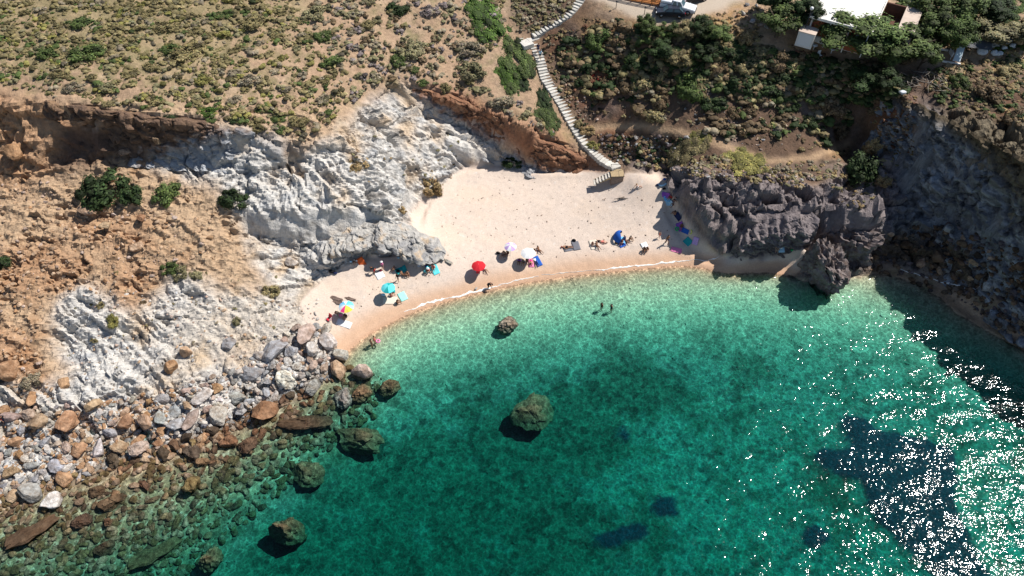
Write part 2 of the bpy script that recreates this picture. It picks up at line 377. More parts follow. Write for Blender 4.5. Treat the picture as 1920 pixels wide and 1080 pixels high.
TZ0 = TZ.copy()
TX = TX + D * NX * (1 - vert); TY = TY + D * NY * (1 - vert); TZ = TZ + D * lerp(NZ, 1, vert)
# keep the water's edge where it is
TZ = np.where((TZ0 < 0) & (TZ > -0.04) & (zm['rockbed'] < .4), -0.04, TZ)

def c3(*c): return np.array(c, float)
def mixc(col, c, m): return col + (np.asarray(c) - col) * np.clip(m, 0, 1)[..., None]
n_a = fbm(TX / 1.6 + 5, TY / 1.6, TZ / 1.6, 4, .6); n_b = fbm(TX / 6 + 15, TY / 6, TZ / 6, 3, .55); n_c = fbm(TX / .55 + 25, TY / .55, TZ / .55, 2, .6)
strat = fbm(u1 / 6 + 3, v1 / .8, w1 / .9, 3, .6)
col = np.zeros(TX.shape + (3,)) + c3(.36, .245, .16)
col = mixc(col, c3(.42, .31, .22), sstep(-.1, .6, n_b)); col = mixc(col, c3(.27, .175, .115), sstep(.15, .7, -n_a))
litter = zone(Z_COVER, 1.5)
col = mixc(col, mixc(np.zeros_like(col) + c3(.21, .175, .09), c3(.30, .23, .13), sstep(-.2, .4, n_b - n_a)), sstep(-.35, .3, n_a * .8 + n_b * .5 + litter * .55 - .25) * .85)
c_d = np.zeros_like(col) + c3(.42, .295, .19); c_d = mixc(c_d, c3(.33, .185, .095), sstep(.0, .6, n_b)); c_d = mixc(c_d, c3(.47, .34, .22), sstep(.1, .6, n_a))
col = mixc(col, c_d, dirt)
c_o = np.zeros_like(col) + c3(.36, .195, .105); c_o = mixc(c_o, c3(.44, .26, .14), sstep(0, .5, n_a)); c_o = mixc(c_o, c3(.20, .09, .045), sstep(.1, .6, -n_a))
col = mixc(col, c_o, zm['orange'] * .55)
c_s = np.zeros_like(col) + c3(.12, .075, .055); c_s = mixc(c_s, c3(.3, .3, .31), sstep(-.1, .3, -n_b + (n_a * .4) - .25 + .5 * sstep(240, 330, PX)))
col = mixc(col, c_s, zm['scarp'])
c_p = np.zeros_like(col) + c3(.54, .515, .48); c_p = mixc(c_p, c3(.39, .39, .39), sstep(.0, .5, strat)); c_p = mixc(c_p, c3(.50, .39, .28), sstep(-.05, .45, n_b)); c_p = mixc(c_p, c3(.20, .185, .17), sstep(.15, .55, -strat + n_a * .3)); c_p = mixc(c_p, c3(.36, .25, .16), sstep(.28, .6, n_a * .6 + n_b * .6))
c_p = mixc(c_p, mixc(np.zeros_like(col) + c3(.50, .44, .37), c3(.46, .35, .24), sstep(0, .5, n_b + .5 * n_a)), smooth_scree * .8)
col = mixc(col, c_p, zm['pale'])
col = mixc(col, mixc(np.zeros_like(col) + c3(.27, .12, .065), c3(.36, .19, .11), sstep(-.2, .5, n_a)), zm['red'])
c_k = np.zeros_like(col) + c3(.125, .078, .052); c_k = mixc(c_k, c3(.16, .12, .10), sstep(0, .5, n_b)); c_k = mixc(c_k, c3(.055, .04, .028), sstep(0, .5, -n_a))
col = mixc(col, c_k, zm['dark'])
col = mixc(col, mixc(np.zeros_like(col) + c3(.21, .075, .03), c3(.13, .06, .04), sstep(-.1, .4, n_a)), zm['rust'] * sstep(-.4, .2, n_a))
col = mixc(col, c3(.34, .20, .085), zm['straw'] * sstep(-.5, .1, n_a))
c_v = np.zeros_like(col) + c3(.19, .16, .158); c_v = mixc(c_v, c3(.28, .24, .225), sstep(.05, .5, strat)); c_v = mixc(c_v, c3(.09, .075, .08), sstep(.1, .6, -n_a)); c_v = mixc(c_v, c3(.17, .10, .08), sstep(.3, .7, n_b))
col = mixc(col, c_v, zm['purple'])
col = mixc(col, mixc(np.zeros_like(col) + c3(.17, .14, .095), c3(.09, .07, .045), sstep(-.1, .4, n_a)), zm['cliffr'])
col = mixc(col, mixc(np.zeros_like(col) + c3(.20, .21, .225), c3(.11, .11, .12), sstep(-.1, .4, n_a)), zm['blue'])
col = mixc(col, mixc(np.zeros_like(col) + c3(.075, .055, .04), c3(.12, .09, .06), sstep(-.1, .4, n_a)), zm['shelf'])
c_b = np.zeros_like(col) + c3(.57, .47, .395); c_b = mixc(c_b, c3(.59, .475, .385), sstep(-.1, .4, n_b)); c_b = mixc(c_b, c3(.46, .39, .34), sstep(.25, .7, n_c)); c_b = mixc(c_b, c3(.6, .55, .5), sstep(.3, .8, -n_c))
c_b = mixc(c_b, c3(.44, .36, .30), sstep(.10, .0, np.abs(TZ0 - 1.12 + .10 * n_b)) * sstep(-.1, .4, n_a) * .55)
c_b = mixc(c_b, c3(.50, .41, .34), sstep(.05, .55, n_a) * .6)
wet = sstep(1.2, .3, TZ0 + .2 * n_b)
c_b = mixc(c_b, c3(.51, .335, .225), wet); c_b = mixc(c_b, c3(.46, .28, .18), sstep(.22, .05, TZ0 + .06 * n_b) * .7)
col = mixc(col, c_b, beachw)
col = mixc(col, c3(.46, .38, .30), zm['park']); col = mixc(col, c3(.42, .285, .175), zm['path'])
# dark wet band on the shore rocks
col = mixc(col, col * .55, sstep(.55, .15, TZ0) * (1 - beachw) * (1 - sea))
# sea floor: pale pebbles, darker weed, posidonia beds
c_f = mixc(np.zeros_like(col) + c3(.52, .44, .31), c3(.175, .172, .145), sstep(-1., -3.2, TZ0))  # deep floor painted darker, standing in for light absorbed by the water
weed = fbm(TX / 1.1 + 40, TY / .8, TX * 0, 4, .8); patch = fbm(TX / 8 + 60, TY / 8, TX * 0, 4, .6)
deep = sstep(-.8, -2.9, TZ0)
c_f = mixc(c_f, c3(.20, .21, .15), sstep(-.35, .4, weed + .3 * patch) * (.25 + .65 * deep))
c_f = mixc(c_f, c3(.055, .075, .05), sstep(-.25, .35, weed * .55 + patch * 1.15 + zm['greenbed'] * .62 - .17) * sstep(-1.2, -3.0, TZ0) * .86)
cm = (TZ0 < .1) & (np.abs(TX) < 90) & (TY > 15) & (TY < 80)
def cellshade(sc, seed):
    o = np.zeros(TX.shape); xx, yy = TX[cm] / sc + seed + .35 * n_c[cm], TY[cm] / sc + .35 * n_a[cm]
    f1, f2, h, dl = worley(xx, yy, np.full(xx.shape, .5, np.float32) + seed)
    o[cm] = _g[(h * 5 + 3) & 1023][:, 0] * 1.3 - .55 * (1 - sstep(0, .16, f2 - f1)); return o
CS = (.62 * cellshade(.66, 3) + .28 * cellshade(1.4, 11)) * (.75 + .5 * n_b) + .7 * weed + .35 * n_c
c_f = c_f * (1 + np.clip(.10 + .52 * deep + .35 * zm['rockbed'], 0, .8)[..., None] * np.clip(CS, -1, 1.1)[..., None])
c_r = mixc(np.zeros_like(col) + c3(.22, .16, .085), c3(.085, .065, .035), sstep(-.2, .35, weed)); c_r = mixc(c_r, c3(.34, .30, .22), sstep(.15, .5, n_c))
c_r = c_r * np.clip(1 + .6 * CS, .25, 1.9)[..., None]
c_f = mixc(c_f, c_r, zm['rockbed'] * .85)
c_f = mixc(c_f, c3(.016, .024, .045), sstep(.28, .66, zm['grass'] + .38 * weed + .2 * patch) * sstep(.05, .25, zm['grass']) * .97)  # dark seagrass, with the sky's blue reflection put into its colour
c_f = mixc(c_f, c3(.30, .22, .14), sstep(-.9, -.05, TZ0) * beachw * .75)
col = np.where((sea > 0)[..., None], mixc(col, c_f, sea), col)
col = np.clip(col, .01, .8)

# ------------------------------------------------------------------ meshes
def new_mat(name):
    m = bpy.data.materials.new(name); m.use_nodes = True
    nt = m.node_tree; b = nt.nodes['Principled BSDF']
    b.inputs['Roughness'].default_value = .9
    if 'Specular IOR Level' in b.inputs: b.inputs['Specular IOR Level'].default_value = .2
    return m, nt, b
def nd(nt, t, **kw):
    n = nt.nodes.new(t)
    for k, v in kw.items():
        if isinstance(k, str) and hasattr(n, k): setattr(n, k, v)
    return n
def grain(nt, b, src, scale, amount, bump, dist, coord='Object', detail=6):
    """multiplies a colour socket by fine noise and adds bump"""
    tc = nd(nt, 'ShaderNodeTexCoord'); no = nd(nt, 'ShaderNodeTexNoise')
    no.inputs['Scale'].default_value = scale; no.inputs['Detail'].default_value = detail; no.inputs['Roughness'].default_value = .65
    nt.links.new(tc.outputs[coord], no.inputs['Vector'])
    mr = nd(nt, 'ShaderNodeMapRange')
    mr.inputs[1].default_value, mr.inputs[2].default_value = .25, .75
    mr.inputs[3].default_value, mr.inputs[4].default_value = 1 - amount, 1 + amount
    nt.links.new(no.outputs['Fac'], mr.inputs[0])
    mx = nd(nt, 'ShaderNodeMix', data_type='RGBA', blend_type='MULTIPLY')
    mx.inputs[0].default_value = 1.0
    nt.links.new(src, mx.inputs[6]); nt.links.new(mr.outputs[0], mx.inputs[7])
    nt.links.new(mx.outputs[2], b.inputs['Base Color'])
    bp = nd(nt, 'ShaderNodeBump'); bp.inputs['Strength'].default_value = bump; bp.inputs['Distance'].default_value = dist
    nt.links.new(no.outputs['Fac'], bp.inputs['Height']); nt.links.new(bp.outputs[0], b.inputs['Normal'])
def attr_mat(name, scale, amount, bump, dist, rough=.9):
    m, nt, b = new_mat(name); b.inputs['Roughness'].default_value = rough
    a = nd(nt, 'ShaderNodeAttribute'); a.attribute_name = 'Col'
    grain(nt, b, a.outputs['Color'], scale, amount, bump, dist)
    return m
MAT = {}
MAT['rock'] = attr_mat('cliff_rock', 2.2, .35, .9, .35)
MAT['soil'] = attr_mat('hill_soil', 2.5, .3, .8, .2)
MAT['sand'] = attr_mat('beach_pebbles', 6.0, .16, .7, .06)
MAT['bed'] = attr_mat('sea_floor', 2.6, .40, .8, .2)
def mesh_np(name, V, Fq, mat, cols=None, smooth=True):
    me = bpy.data.meshes.new(name)
    V = np.asarray(V, np.float32); Fq = np.asarray(Fq, np.int32)
    me.vertices.add(len(V)); me.vertices.foreach_set('co', V.ravel())
    k = Fq.shape[1]
    me.loops.add(Fq.size); me.loops.foreach_set('vertex_index', Fq.ravel())
    me.polygons.add(len(Fq)); me.polygons.foreach_set('loop_start', np.arange(0, Fq.size, k, dtype=np.int32))
    me.polygons.foreach_set('use_smooth', np.full(len(Fq), smooth))
    if cols is not None:
        ca = me.color_attributes.new('Col', 'FLOAT_COLOR', 'POINT')
        ca.data.foreach_set('color', np.concatenate([np.asarray(cols, np.float32), np.ones((len(V), 1), np.float32)], 1).ravel())
    me.update(calc_edges=True)
    if mat is not None:
        for m in (mat if isinstance(mat, (list, tuple)) else [mat]): me.materials.append(m)
    return me
def link(name, me, parent=None, label=None, cat=None, group=None, kind=None, loc=None):
    o = bpy.data.objects.new(name, me); COL.objects.link(o)
    if parent is not None: o.parent = parent
    if label: o['label'] = label
    if cat: o['category'] = cat
    if group: o['group'] = group
    if kind: o['kind'] = kind
    if loc is not None: o.location = loc
    return o
ny_, nx_ = TX.shape
V_all = np.stack([TX, TY, TZ], -1).reshape(-1, 3); C_all = col.reshape(-1, 3)
idx = np.arange(ny_ * nx_).reshape(ny_, nx_)
Q = np.stack([idx[:-1, :-1], idx[:-1, 1:], idx[1:, 1:], idx[1:, :-1]], -1).reshape(-1, 4)
cell = lambda a: a[:-1, :-1].reshape(-1)
rockcell = cell(np.clip(rock_w + zm['scarp'] + zm['orange'] * .4, 0, 1)) > .45
cls = np.full(len(Q), 1)                                   # hillside
cls[rockcell] = 2                                          # cliff
cls[cell(dirt * (1 - rock_w)) > .5] = 4                    # scree
cls[cell(zm['park']) > .5] = 5
cls[cell(zm['path']) > .5] = 6
cls[cell(beachw) > .5] = 3
cls[cell(TZ0) < 0] = 0
for k, nm, mt, lab in ((0, 'seabed', 'bed', 'pale pebble sea floor with dark weed patches under the clear water'), (1, 'hillside', 'soil', 'dry stony hillside above the cove'),
                  (2, 'cliff', 'rock', 'weathered pale and purple grey cliffs round the cove'), (3, 'beach', 'sand', 'pale pebble beach with a wet orange sand edge'),
                  (4, 'scree_slope', 'rock', 'tan eroded slope of earth and loose stones left of the beach'), (5, 'parking_lot', 'sand', 'pale dirt parking lot on top of the slope'),
                  (6, 'footpath', 'soil', 'narrow bare footpath across the right slope')):
    q = Q[cls == k]
    if len(q) == 0: continue
    u, inv = np.unique(q, return_inverse=True)
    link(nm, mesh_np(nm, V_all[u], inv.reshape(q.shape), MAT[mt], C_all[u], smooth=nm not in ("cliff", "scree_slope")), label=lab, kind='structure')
# steep and overhanging faces: dense craggy sheets standing against the slope
SHEETS = []
def sheet(name, top, base, out, prof, colf, amp, label, nt=70, ds=.18, sm=6, seed=0, fol=.5):
    """top: edge line; base: height of the foot at each edge point; prof: (t, offset, fraction of the drop)"""
    top = np.array(top, float); base = np.array(base, float); out = np.array(out, float); out /= np.linalg.norm(out)
    d = np.r_[0, np.cumsum(np.hypot(*(np.diff(top[:, :2], axis=0).T)))]
    S = np.arange(0, d[-1], ds); T = np.linspace(prof[0][0], prof[-1][0], nt)
    k = np.exp(-.5 * (np.arange(-3 * sm, 3 * sm + 1) / sm) ** 2); k /= k.sum()
    sm_ = lambda a: np.convolve(np.pad(a, 3 * sm, mode='reflect', reflect_type='odd'), k, 'valid')
    jg = fbm(S / 2.2 + seed, S * 0 + .5, S * 0, 3) * .9; jz = fbm(S / 3.1 + seed + 9, S * 0 + 2.5, S * 0, 3) * .5
    tp = np.stack([sm_(np.interp(S, d, top[:, q])) for q in range(3)], -1); bs = sm_(np.interp(S, d, base)); tp[:, 0] += out[0] * jg; tp[:, 1] += out[1] * jg; tp[:, 2] += jz - .1
    pt, po, pz = zip(*prof)
    e = sstep(0, 1.6, S) * sstep(0, 1.6, S[-1] - S)                      # draw the ends in
    off = np.interp(T, pt, po)[:, None] * (.35 + .65 * e)[None] - (1 - e)[None] * .5; fr = np.interp(T, pt, pz)[:, None]
    P = np.zeros((nt, len(S), 3)); P[..., 0] = tp[None, :, 0] + out[0] * off; P[..., 1] = tp[None, :, 1] + out[1] * off
    P[..., 2] = tp[None, :, 2] - fr * (tp[:, 2] - bs)[None]
    x, y, z = P[..., 0] + seed, P[..., 1], P[..., 2]; m = np.ones(x.shape, bool)
    bg_ = fbm(x / 6 + 9, y / 6, z / 6, 3); lm = fbm(x / 2 + 4, y / 2, z / 2, 4, .6)
    dd = (.62 if fol < .6 else .40) * blocks(x / 2.8 + bg_, y / 2.8, z / 3.4, m) + .36 * blocks(x / 1.1 + 5, y / 1.1, z / 1.3, m) + .9 * bg_ + .35 * lm + fol * saw((x * .45 - y * .35 + z * .85) / (1.7 if fol < .6 else .95) + bg_) + .3
    dd = amp * dd * (sstep(prof[0][0], prof[0][0] + .14, T)[:, None]) * (.45 + .55 * e)[None]
    du, dv = np.gradient(P, axis=0), np.gradient(P, axis=1); N = np.cross(du, dv); N /= np.linalg.norm(N, axis=2)[..., None] + 1e-9
    if (N @ np.array([out[0], out[1], .2])).mean() < 0: N = -N
    P = P + dd[..., None] * (N * .6 + np.array([out[0], out[1], .25]) * .4)
    px, py = project(P[..., 0], P[..., 1], P[..., 2])
    na = fbm(x / 1.2 + 5, y / 1.2, z / 1.2, 4, .65); st2 = fbm((x + y) / 5, (x - y) / 5, z / .7, 3, .6)
    c = colf(P, px, py, na, st2, bg_, np.broadcast_to(T[:, None], na.shape))
    n0, n1 = x.shape; id_ = np.arange(n0 * n1).reshape(n0, n1)
    q = np.stack([id_[:-1, :-1], id_[1:, :-1], id_[1:, 1:], id_[:-1, 1:]], -1).reshape(-1, 4)
    SHEETS.append((P.reshape(-1, 3), q))
    link(name, mesh_np(name + '_face', P.reshape(-1, 3), q, MAT['rock'], np.clip(c, .01, .8).reshape(-1, 3), smooth=False), label=label, kind='structure')
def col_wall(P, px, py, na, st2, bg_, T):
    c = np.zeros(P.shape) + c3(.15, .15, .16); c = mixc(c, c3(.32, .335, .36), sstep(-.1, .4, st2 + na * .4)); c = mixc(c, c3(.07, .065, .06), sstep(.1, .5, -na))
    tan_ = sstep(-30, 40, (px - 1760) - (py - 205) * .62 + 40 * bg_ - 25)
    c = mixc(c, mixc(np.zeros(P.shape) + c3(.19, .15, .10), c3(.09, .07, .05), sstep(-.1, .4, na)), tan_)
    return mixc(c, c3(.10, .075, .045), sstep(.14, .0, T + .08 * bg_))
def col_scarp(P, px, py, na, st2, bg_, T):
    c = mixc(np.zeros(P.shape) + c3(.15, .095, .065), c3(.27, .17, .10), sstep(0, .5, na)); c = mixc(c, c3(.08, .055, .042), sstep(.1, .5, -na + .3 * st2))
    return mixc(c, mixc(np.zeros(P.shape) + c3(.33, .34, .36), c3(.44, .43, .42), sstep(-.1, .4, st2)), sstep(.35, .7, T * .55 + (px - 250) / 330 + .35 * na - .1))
def col_spur(P, px, py, na, st2, bg_, T):
    c = mixc(np.zeros(P.shape) + c3(.42, .40, .37), c3(.27, .265, .265), sstep(-.1, .4, st2)); c = mixc(c, c3(.48, .37, .26), sstep(.05, .45, na)); return mixc(c, c3(.16, .14, .12), sstep(.2, .6, -na))
def col_purple(P, px, py, na, st2, bg_, T):
    c = mixc(np.zeros(P.shape) + c3(.17, .145, .148), c3(.25, .21, .20), sstep(0, .5, st2)); return mixc(c, c3(.08, .068, .07), sstep(.05, .5, -na))
def col_red(P, px, py, na, st2, bg_, T):
    c = mixc(np.zeros(P.shape) + c3(.24, .12, .07), c3(.34, .20, .12), sstep(-.1, .5, na)); c = mixc(c, c3(.13, .07, .045), sstep(.1, .5, -na))
    return mixc(c, mixc(np.zeros(P.shape) + c3(.30, .30, .31), c3(.42, .41, .40), sstep(-.1, .4, st2)), sstep(.3, .65, T * .8 - (px - 860) / 420 + .3 * na + .1))
sheet('cliff', _top[:7], [.9] * 7, (-.78, -.62), [(-.08, -1.0, .05), (0, .1, 0), (.35, 1.5, .36), (.7, 2.8, .70), (1, 4.6, .96), (1.12, 6.6, 1.06)], col_wall, 1.25, 'tall shaded blue grey and brown cliff at the right edge', 110, .2)
sheet('cliff', [at(*p) for p in ((60,186,20.1),(100,191,20),(200,206,19.3),(300,217,18.8),(420,232,17.4),(475,252,16.1))], [13.2, 12.5, 13.2, 12.8, 12.1, 12.0], (-.25, -1), [(-.08, -.8, .06), (0, .15, 0), (.12, .5, .06), (.4, .45, .4), (1, 1.0, 1.0), (1.15, 2.6, 1.1)], col_scarp, .8, 'dark shaded scarp under the edge of the left hill')
sheet('cliff', [at(*p) for p in ((770,167,13.4),(800,167,13),(870,187,11.2),(930,217,9.6),(1000,253,7.9),(1060,279,6.2),(1105,301,4.6))], [9.0, 7.6, 5.2, 4.0, 2.9, 2.7, 2.6], (-.45, -.9), [(-.08, -.8, .06), (0, .15, 0), (.15, .5, .10), (.5, .8, .5), (1, 1.7, 1.0), (1.15, 3.2, 1.1)], col_red, .75, 'shaded red brown cliff behind the beach', 60, seed=40)
sheet('cliff', [at(*p) for p in ((602,470,4.9),(618,462,5.4),(650,444,6.0),(700,434,5.9),(750,448,4.9),(800,468,3.7),(832,486,2.7))], [1.7, 1.7, 1.8, 1.9, 1.9, 1.9, 1.8], (-.25, -1), [(-.3, -2.6, -.10), (-.1, -.2, -.02), (.06, 1.6, .10), (.16, 1.95, .24), (.3, 1.2, .42), (.6, .5, .7), (1, .4, 1.05), (1.1, .3, 1.2)], col_spur, .85, 'overhanging grey rock spur above the left end of the beach', 90, .15, 5, 80, .7)
sheet('cliff', [at(*p) for p in ((1372,466,2.8),(1392,446,4.6),(1440,424,6.2),(1500,418,6.9),(1535,430,6.6))], [.6, .7, .8, .9, .9], (-.3, -1), [(-.3, -2.4, -.08), (-.1, -.2, -.02), (.06, 1.2, .08), (.2, 1.5, .28), (.35, .9, .45), (.6, .4, .7), (1, .3, 1.05), (1.1, .2, 1.2)], col_purple, .75, 'overhanging purple grey rock above the small cave beach', 80, .16, 5, 120, .6)
_q = Q[(np.abs(V_all[Q[:, 0], 0]) < 120) & (V_all[Q[:, 0], 1] < 170)]
_V, _F = V_all.tolist(), _q.tolist()
for v_, q_ in SHEETS: _F += (q_ + len(_V)).tolist(); _V += v_.tolist()
BV = BVHTree.FromPolygons(_V, _F)
def ground(px, py):
    """surface point seen at a surveyed bearing"""
    h = BV.ray_cast(Vector((0, 0, CAM_H)), ray(px, py))
    return h[0] if h[0] else Vector(at(px, py, 0))
def gz(x, y):
    h = BV.ray_cast(Vector((x, y, 200)), Vector((0, 0, -1)))
    return h[0].z if h[0] else 0.0
# ------------------------------------------------------------------ water: one closed body
def make_water():
    ax = axis(-80, 80, .45, (-690, 690)); ay = axis(18, 74, .45, (-480, 110))
    X, Y = np.meshgrid(ax, ay)
    Z = .035 * fbm(X / 3.0 + Y / 9, Y / 1.7, X * 0 + 3, 3) * sstep(200, 80, np.abs(X)) * sstep(-60, 10, Y)
    ny, nx = X.shape
    V = np.stack([X, Y, Z], -1).reshape(-1, 3)
    id_ = np.arange(ny * nx).reshape(ny, nx)
    q = np.stack([id_[:-1, :-1], id_[:-1, 1:], id_[1:, 1:], id_[1:, :-1]], -1).reshape(-1, 4)
    rim = np.concatenate([id_[0, :], id_[1:, -1], id_[-1, -2::-1], id_[-2:0:-1, 0]])
    low = V[rim].copy(); low[:, 2] = -30
    b0 = len(V); n = len(rim); V = np.concatenate([V, low])
    k = np.arange(n); k2 = (k + 1) % n
    side = np.stack([rim[k], b0 + k, b0 + k2, rim[k2]], -1)
    me = bpy.data.meshes.new('water')
    faces = q.tolist() + side.tolist() + [list(range(b0 + n - 1, b0 - 1, -1))]
    me.from_pydata(V.tolist(), [], faces); me.update()
    me.polygons.foreach_set('use_smooth', np.arange(len(faces)) < len(q))
    m = bpy.data.materials.new('sea_water'); m.use_nodes = True; nt = m.node_tree; nt.nodes.clear()
    out = nd(nt, 'ShaderNodeOutputMaterial')
    tc = nd(nt, 'ShaderNodeTexCoord')
    def noise(scale, detail, rough, sx=1, sy=1, rot=0, w=0):
        mp = nd(nt, 'ShaderNodeMapping'); mp.inputs['Scale'].default_value = (sx, sy, 1); mp.inputs['Rotation'].default_value = (0, 0, rot); mp.inputs['Location'].default_value = (w, w * .7, 0)
        nt.links.new(tc.outputs['Object'], mp.inputs['Vector'])
        n = nd(nt, 'ShaderNodeTexNoise'); n.inputs['Scale'].default_value = scale; n.inputs['Detail'].default_value = detail; n.inputs['Roughness'].default_value = rough
        nt.links.new(mp.outputs[0], n.inputs['Vector']); return n
    def bump(src, dist, prev=None):
        b = nd(nt, 'ShaderNodeBump'); b.inputs['Strength'].default_value = 1; b.inputs['Distance'].default_value = dist
        nt.links.new(src, b.inputs['Height'])
        if prev: nt.links.new(prev, b.inputs['Normal'])
        return b.outputs[0]
    n1 = noise(.34, 1, .4, 1, 1.5, .5); n2 = noise(1.85, 1.6, .45, 1, 1.5, .35, 4)
    nrm = bump(n2.outputs['Fac'], WAVE2, bump(n1.outputs['Fac'], WAVE1))
    gl = nd(nt, 'ShaderNodeBsdfGlossy'); gl.inputs['Roughness'].default_value = WROUGH; nt.links.new(nrm, gl.inputs['Normal'])
    tr = nd(nt, 'ShaderNodeBsdfTransparent')
    fr = nd(nt, 'ShaderNodeFresnel'); fr.inputs['IOR'].default_value = 1.33; nt.links.new(nrm, fr.inputs['Normal'])
    mix = nd(nt, 'ShaderNodeMixShader')
    nt.links.new(fr.outputs[0], mix.inputs[0]); nt.links.new(tr.outputs[0], mix.inputs[1]); nt.links.new(gl.outputs[0], mix.inputs[2])
    # caustic light net painted into the transparent tint, so the passing sun is patterned
    vo = nd(nt, 'ShaderNodeTexVoronoi'); vo.feature = 'DISTANCE_TO_EDGE'; vo.inputs['Scale'].default_value = 1.5
    wv = noise(1.3, 3, .6); ad = nd(nt, 'ShaderNodeMix', data_type='RGBA', blend_type='LINEAR_LIGHT'); ad.inputs[0].default_value = .55
    nt.links.new(tc.outputs['Object'], ad.inputs[6]); nt.links.new(wv.outputs['Color'], ad.inputs[7]); nt.links.new(ad.outputs[2], vo.inputs['Vector'])
    mr = nd(nt, 'ShaderNodeMapRange'); mr.interpolation_type = 'SMOOTHSTEP'
    mr.inputs[1].default_value, mr.inputs[2].default_value, mr.inputs[3].default_value, mr.inputs[4].default_value = 0, .12, 1.3, .86
    nt.links.new(vo.outputs['Distance'], mr.inputs[0])
    cb = nd(nt, 'ShaderNodeCombineColor')
    for i in range(3): nt.links.new(mr.outputs[0], cb.inputs[i])
    nt.links.new(cb.outputs[0], tr.inputs['Color'])
    nt.links.new(mix.outputs[0], out.inputs['Surface'])
    va = nd(nt, 'ShaderNodeVolumeAbsorption'); va.inputs['Color'].default_value = WCOL; va.inputs['Density'].default_value = WDENS
    nt.links.new(va.outputs[0], out.inputs['Volume'])
    me.materials.append(m)
    return link('water', me, kind='structure', label='clear turquoise sea water with sun glitter')
WAVE1, WAVE2, WROUGH = .31, .080, .055
WCOL, WDENS = (.04, .885, .868, 1), .40
make_water()
# ------------------------------------------------------------------ boulders
def mpp(p):
    return (p.y * cP - (p.z - CAM_H) * sP) / F_PX
def ico(sub):
    bm = bmesh.new(); bmesh.ops.create_icosphere(bm, subdivisions=sub, radius=1)
    v = np.array([q.co[:] for q in bm.verts]); f = np.array([[q.index for q in p.verts] for p in bm.faces]); bm.free()
    return v, f
ICO = {k: ico(k) for k in (1, 2, 3, 4, 5)}
def rock_shape(sub, seed, planes=9, rough=.05, dims=(1, .8, .62)):
    r = np.random.default_rng(seed); v, f = ICO[sub]; v = v.copy()
    for k in range(planes):
        n = r.normal(size=3); n /= np.linalg.norm(n); d = r.uniform(.48, .82)
        s = v @ n; m = s > d
        v[m] -= (s[m] - d)[:, None] * n * .94
    o = seed * 3.7
    q = v.copy()
    v += v * (rough * 2 * fbm(q[:, 0] * 1.6 + o, q[:, 1] * 1.6, q[:, 2] * 1.6, 3) + rough * .8 * fbm(q[:, 0] * 5 + o, q[:, 1] * 5, q[:, 2] * 5, 2))[:, None]
    v /= np.abs(v).max(0)
    return v * np.array(dims), f
def strata_cols(v, base, seed, amp=.35):
    o = seed * 1.3
    a = fbm(v[:, 0] * 1.2 + o, v[:, 1] * 1.2 + v[:, 2] * 5, v[:, 2] * 5, 4, .6)
    b = fbm(v[:, 0] * 3 + o, v[:, 1] * 3, v[:, 2] * 3, 3, .6)
    return np.clip(np.asarray(base)[None] * (1 + amp * a[:, None] + amp * .7 * b[:, None]), .01, .9)
def obj_attr_mat(name, scale, amount, bump, dist, rough=.85):
    m, nt, b = new_mat(name); b.inputs['Roughness'].default_value = rough
    a = nd(nt, 'ShaderNodeAttribute'); a.attribute_name = 'Col'
    oi = nd(nt, 'ShaderNodeObjectInfo')
    mx = nd(nt, 'ShaderNodeMix', data_type='RGBA', blend_type='MULTIPLY'); mx.inputs[0].default_value = 1
    nt.links.new(a.outputs['Color'], mx.inputs[6]); nt.links.new(oi.outputs['Color'], mx.inputs[7])
    # stains and lichen patches, and the wet dark band just above the sea
    ge = nd(nt, 'ShaderNodeNewGeometry'); n2 = nd(nt, 'ShaderNodeTexNoise'); n2.inputs['Scale'].default_value = 1.1; n2.inputs['Detail'].default_value = 5; n2.inputs['Roughness'].default_value = .7
    nt.links.new(ge.outputs['Position'], n2.inputs['Vector'])
    cr = nd(nt, 'ShaderNodeValToRGB'); e = cr.color_ramp.elements; e[0].position, e[1].position = .36, .62; e[0].color = (.62, .52, .44, 1); e[1].color = (1.12, 1.1, 1.08, 1)
    nt.links.new(n2.outputs['Fac'], cr.inputs[0])
    sx = nd(nt, 'ShaderNodeSeparateXYZ'); nt.links.new(ge.outputs['Position'], sx.inputs[0])
    mr = nd(nt, 'ShaderNodeMapRange'); mr.inputs[1].default_value, mr.inputs[2].default_value, mr.inputs[3].default_value, mr.inputs[4].default_value = .1, .55, .5, 1.0
    nt.links.new(sx.outputs['Z'], mr.inputs[0])
    m2 = nd(nt, 'ShaderNodeMix', data_type='RGBA', blend_type='MULTIPLY'); m2.inputs[0].default_value = 1
    m3 = nd(nt, 'ShaderNodeMix', data_type='RGBA', blend_type='MULTIPLY'); m3.inputs[0].default_value = 1
    nt.links.new(mx.outputs[2], m2.inputs[6]); nt.links.new(cr.outputs[0], m2.inputs[7])
    nt.links.new(m2.outputs[2], m3.inputs[6]); nt.links.new(mr.outputs[0], m3.inputs[7])
    grain(nt, b, m3.outputs[2], scale, amount, bump, dist)
    return m
MAT['boulder'] = obj_attr_mat('boulder_stone', 3.0, .45, .9, .25)
ROCKS = []
for i in range(14):
    dims = [(1, .8, .62), (1, .7, .75), (1, .9, .55), (1, .62, .5)][i % 4]
    v, f = rock_shape(3, 100 + i, planes=13 + i % 6, rough=.05 + .02 * (i % 3), dims=dims)
    ROCKS.append(mesh_np('boulder_shape', v, f, MAT['boulder'], strata_cols(v, (1, 1, 1), i), smooth=False))
BIG = []
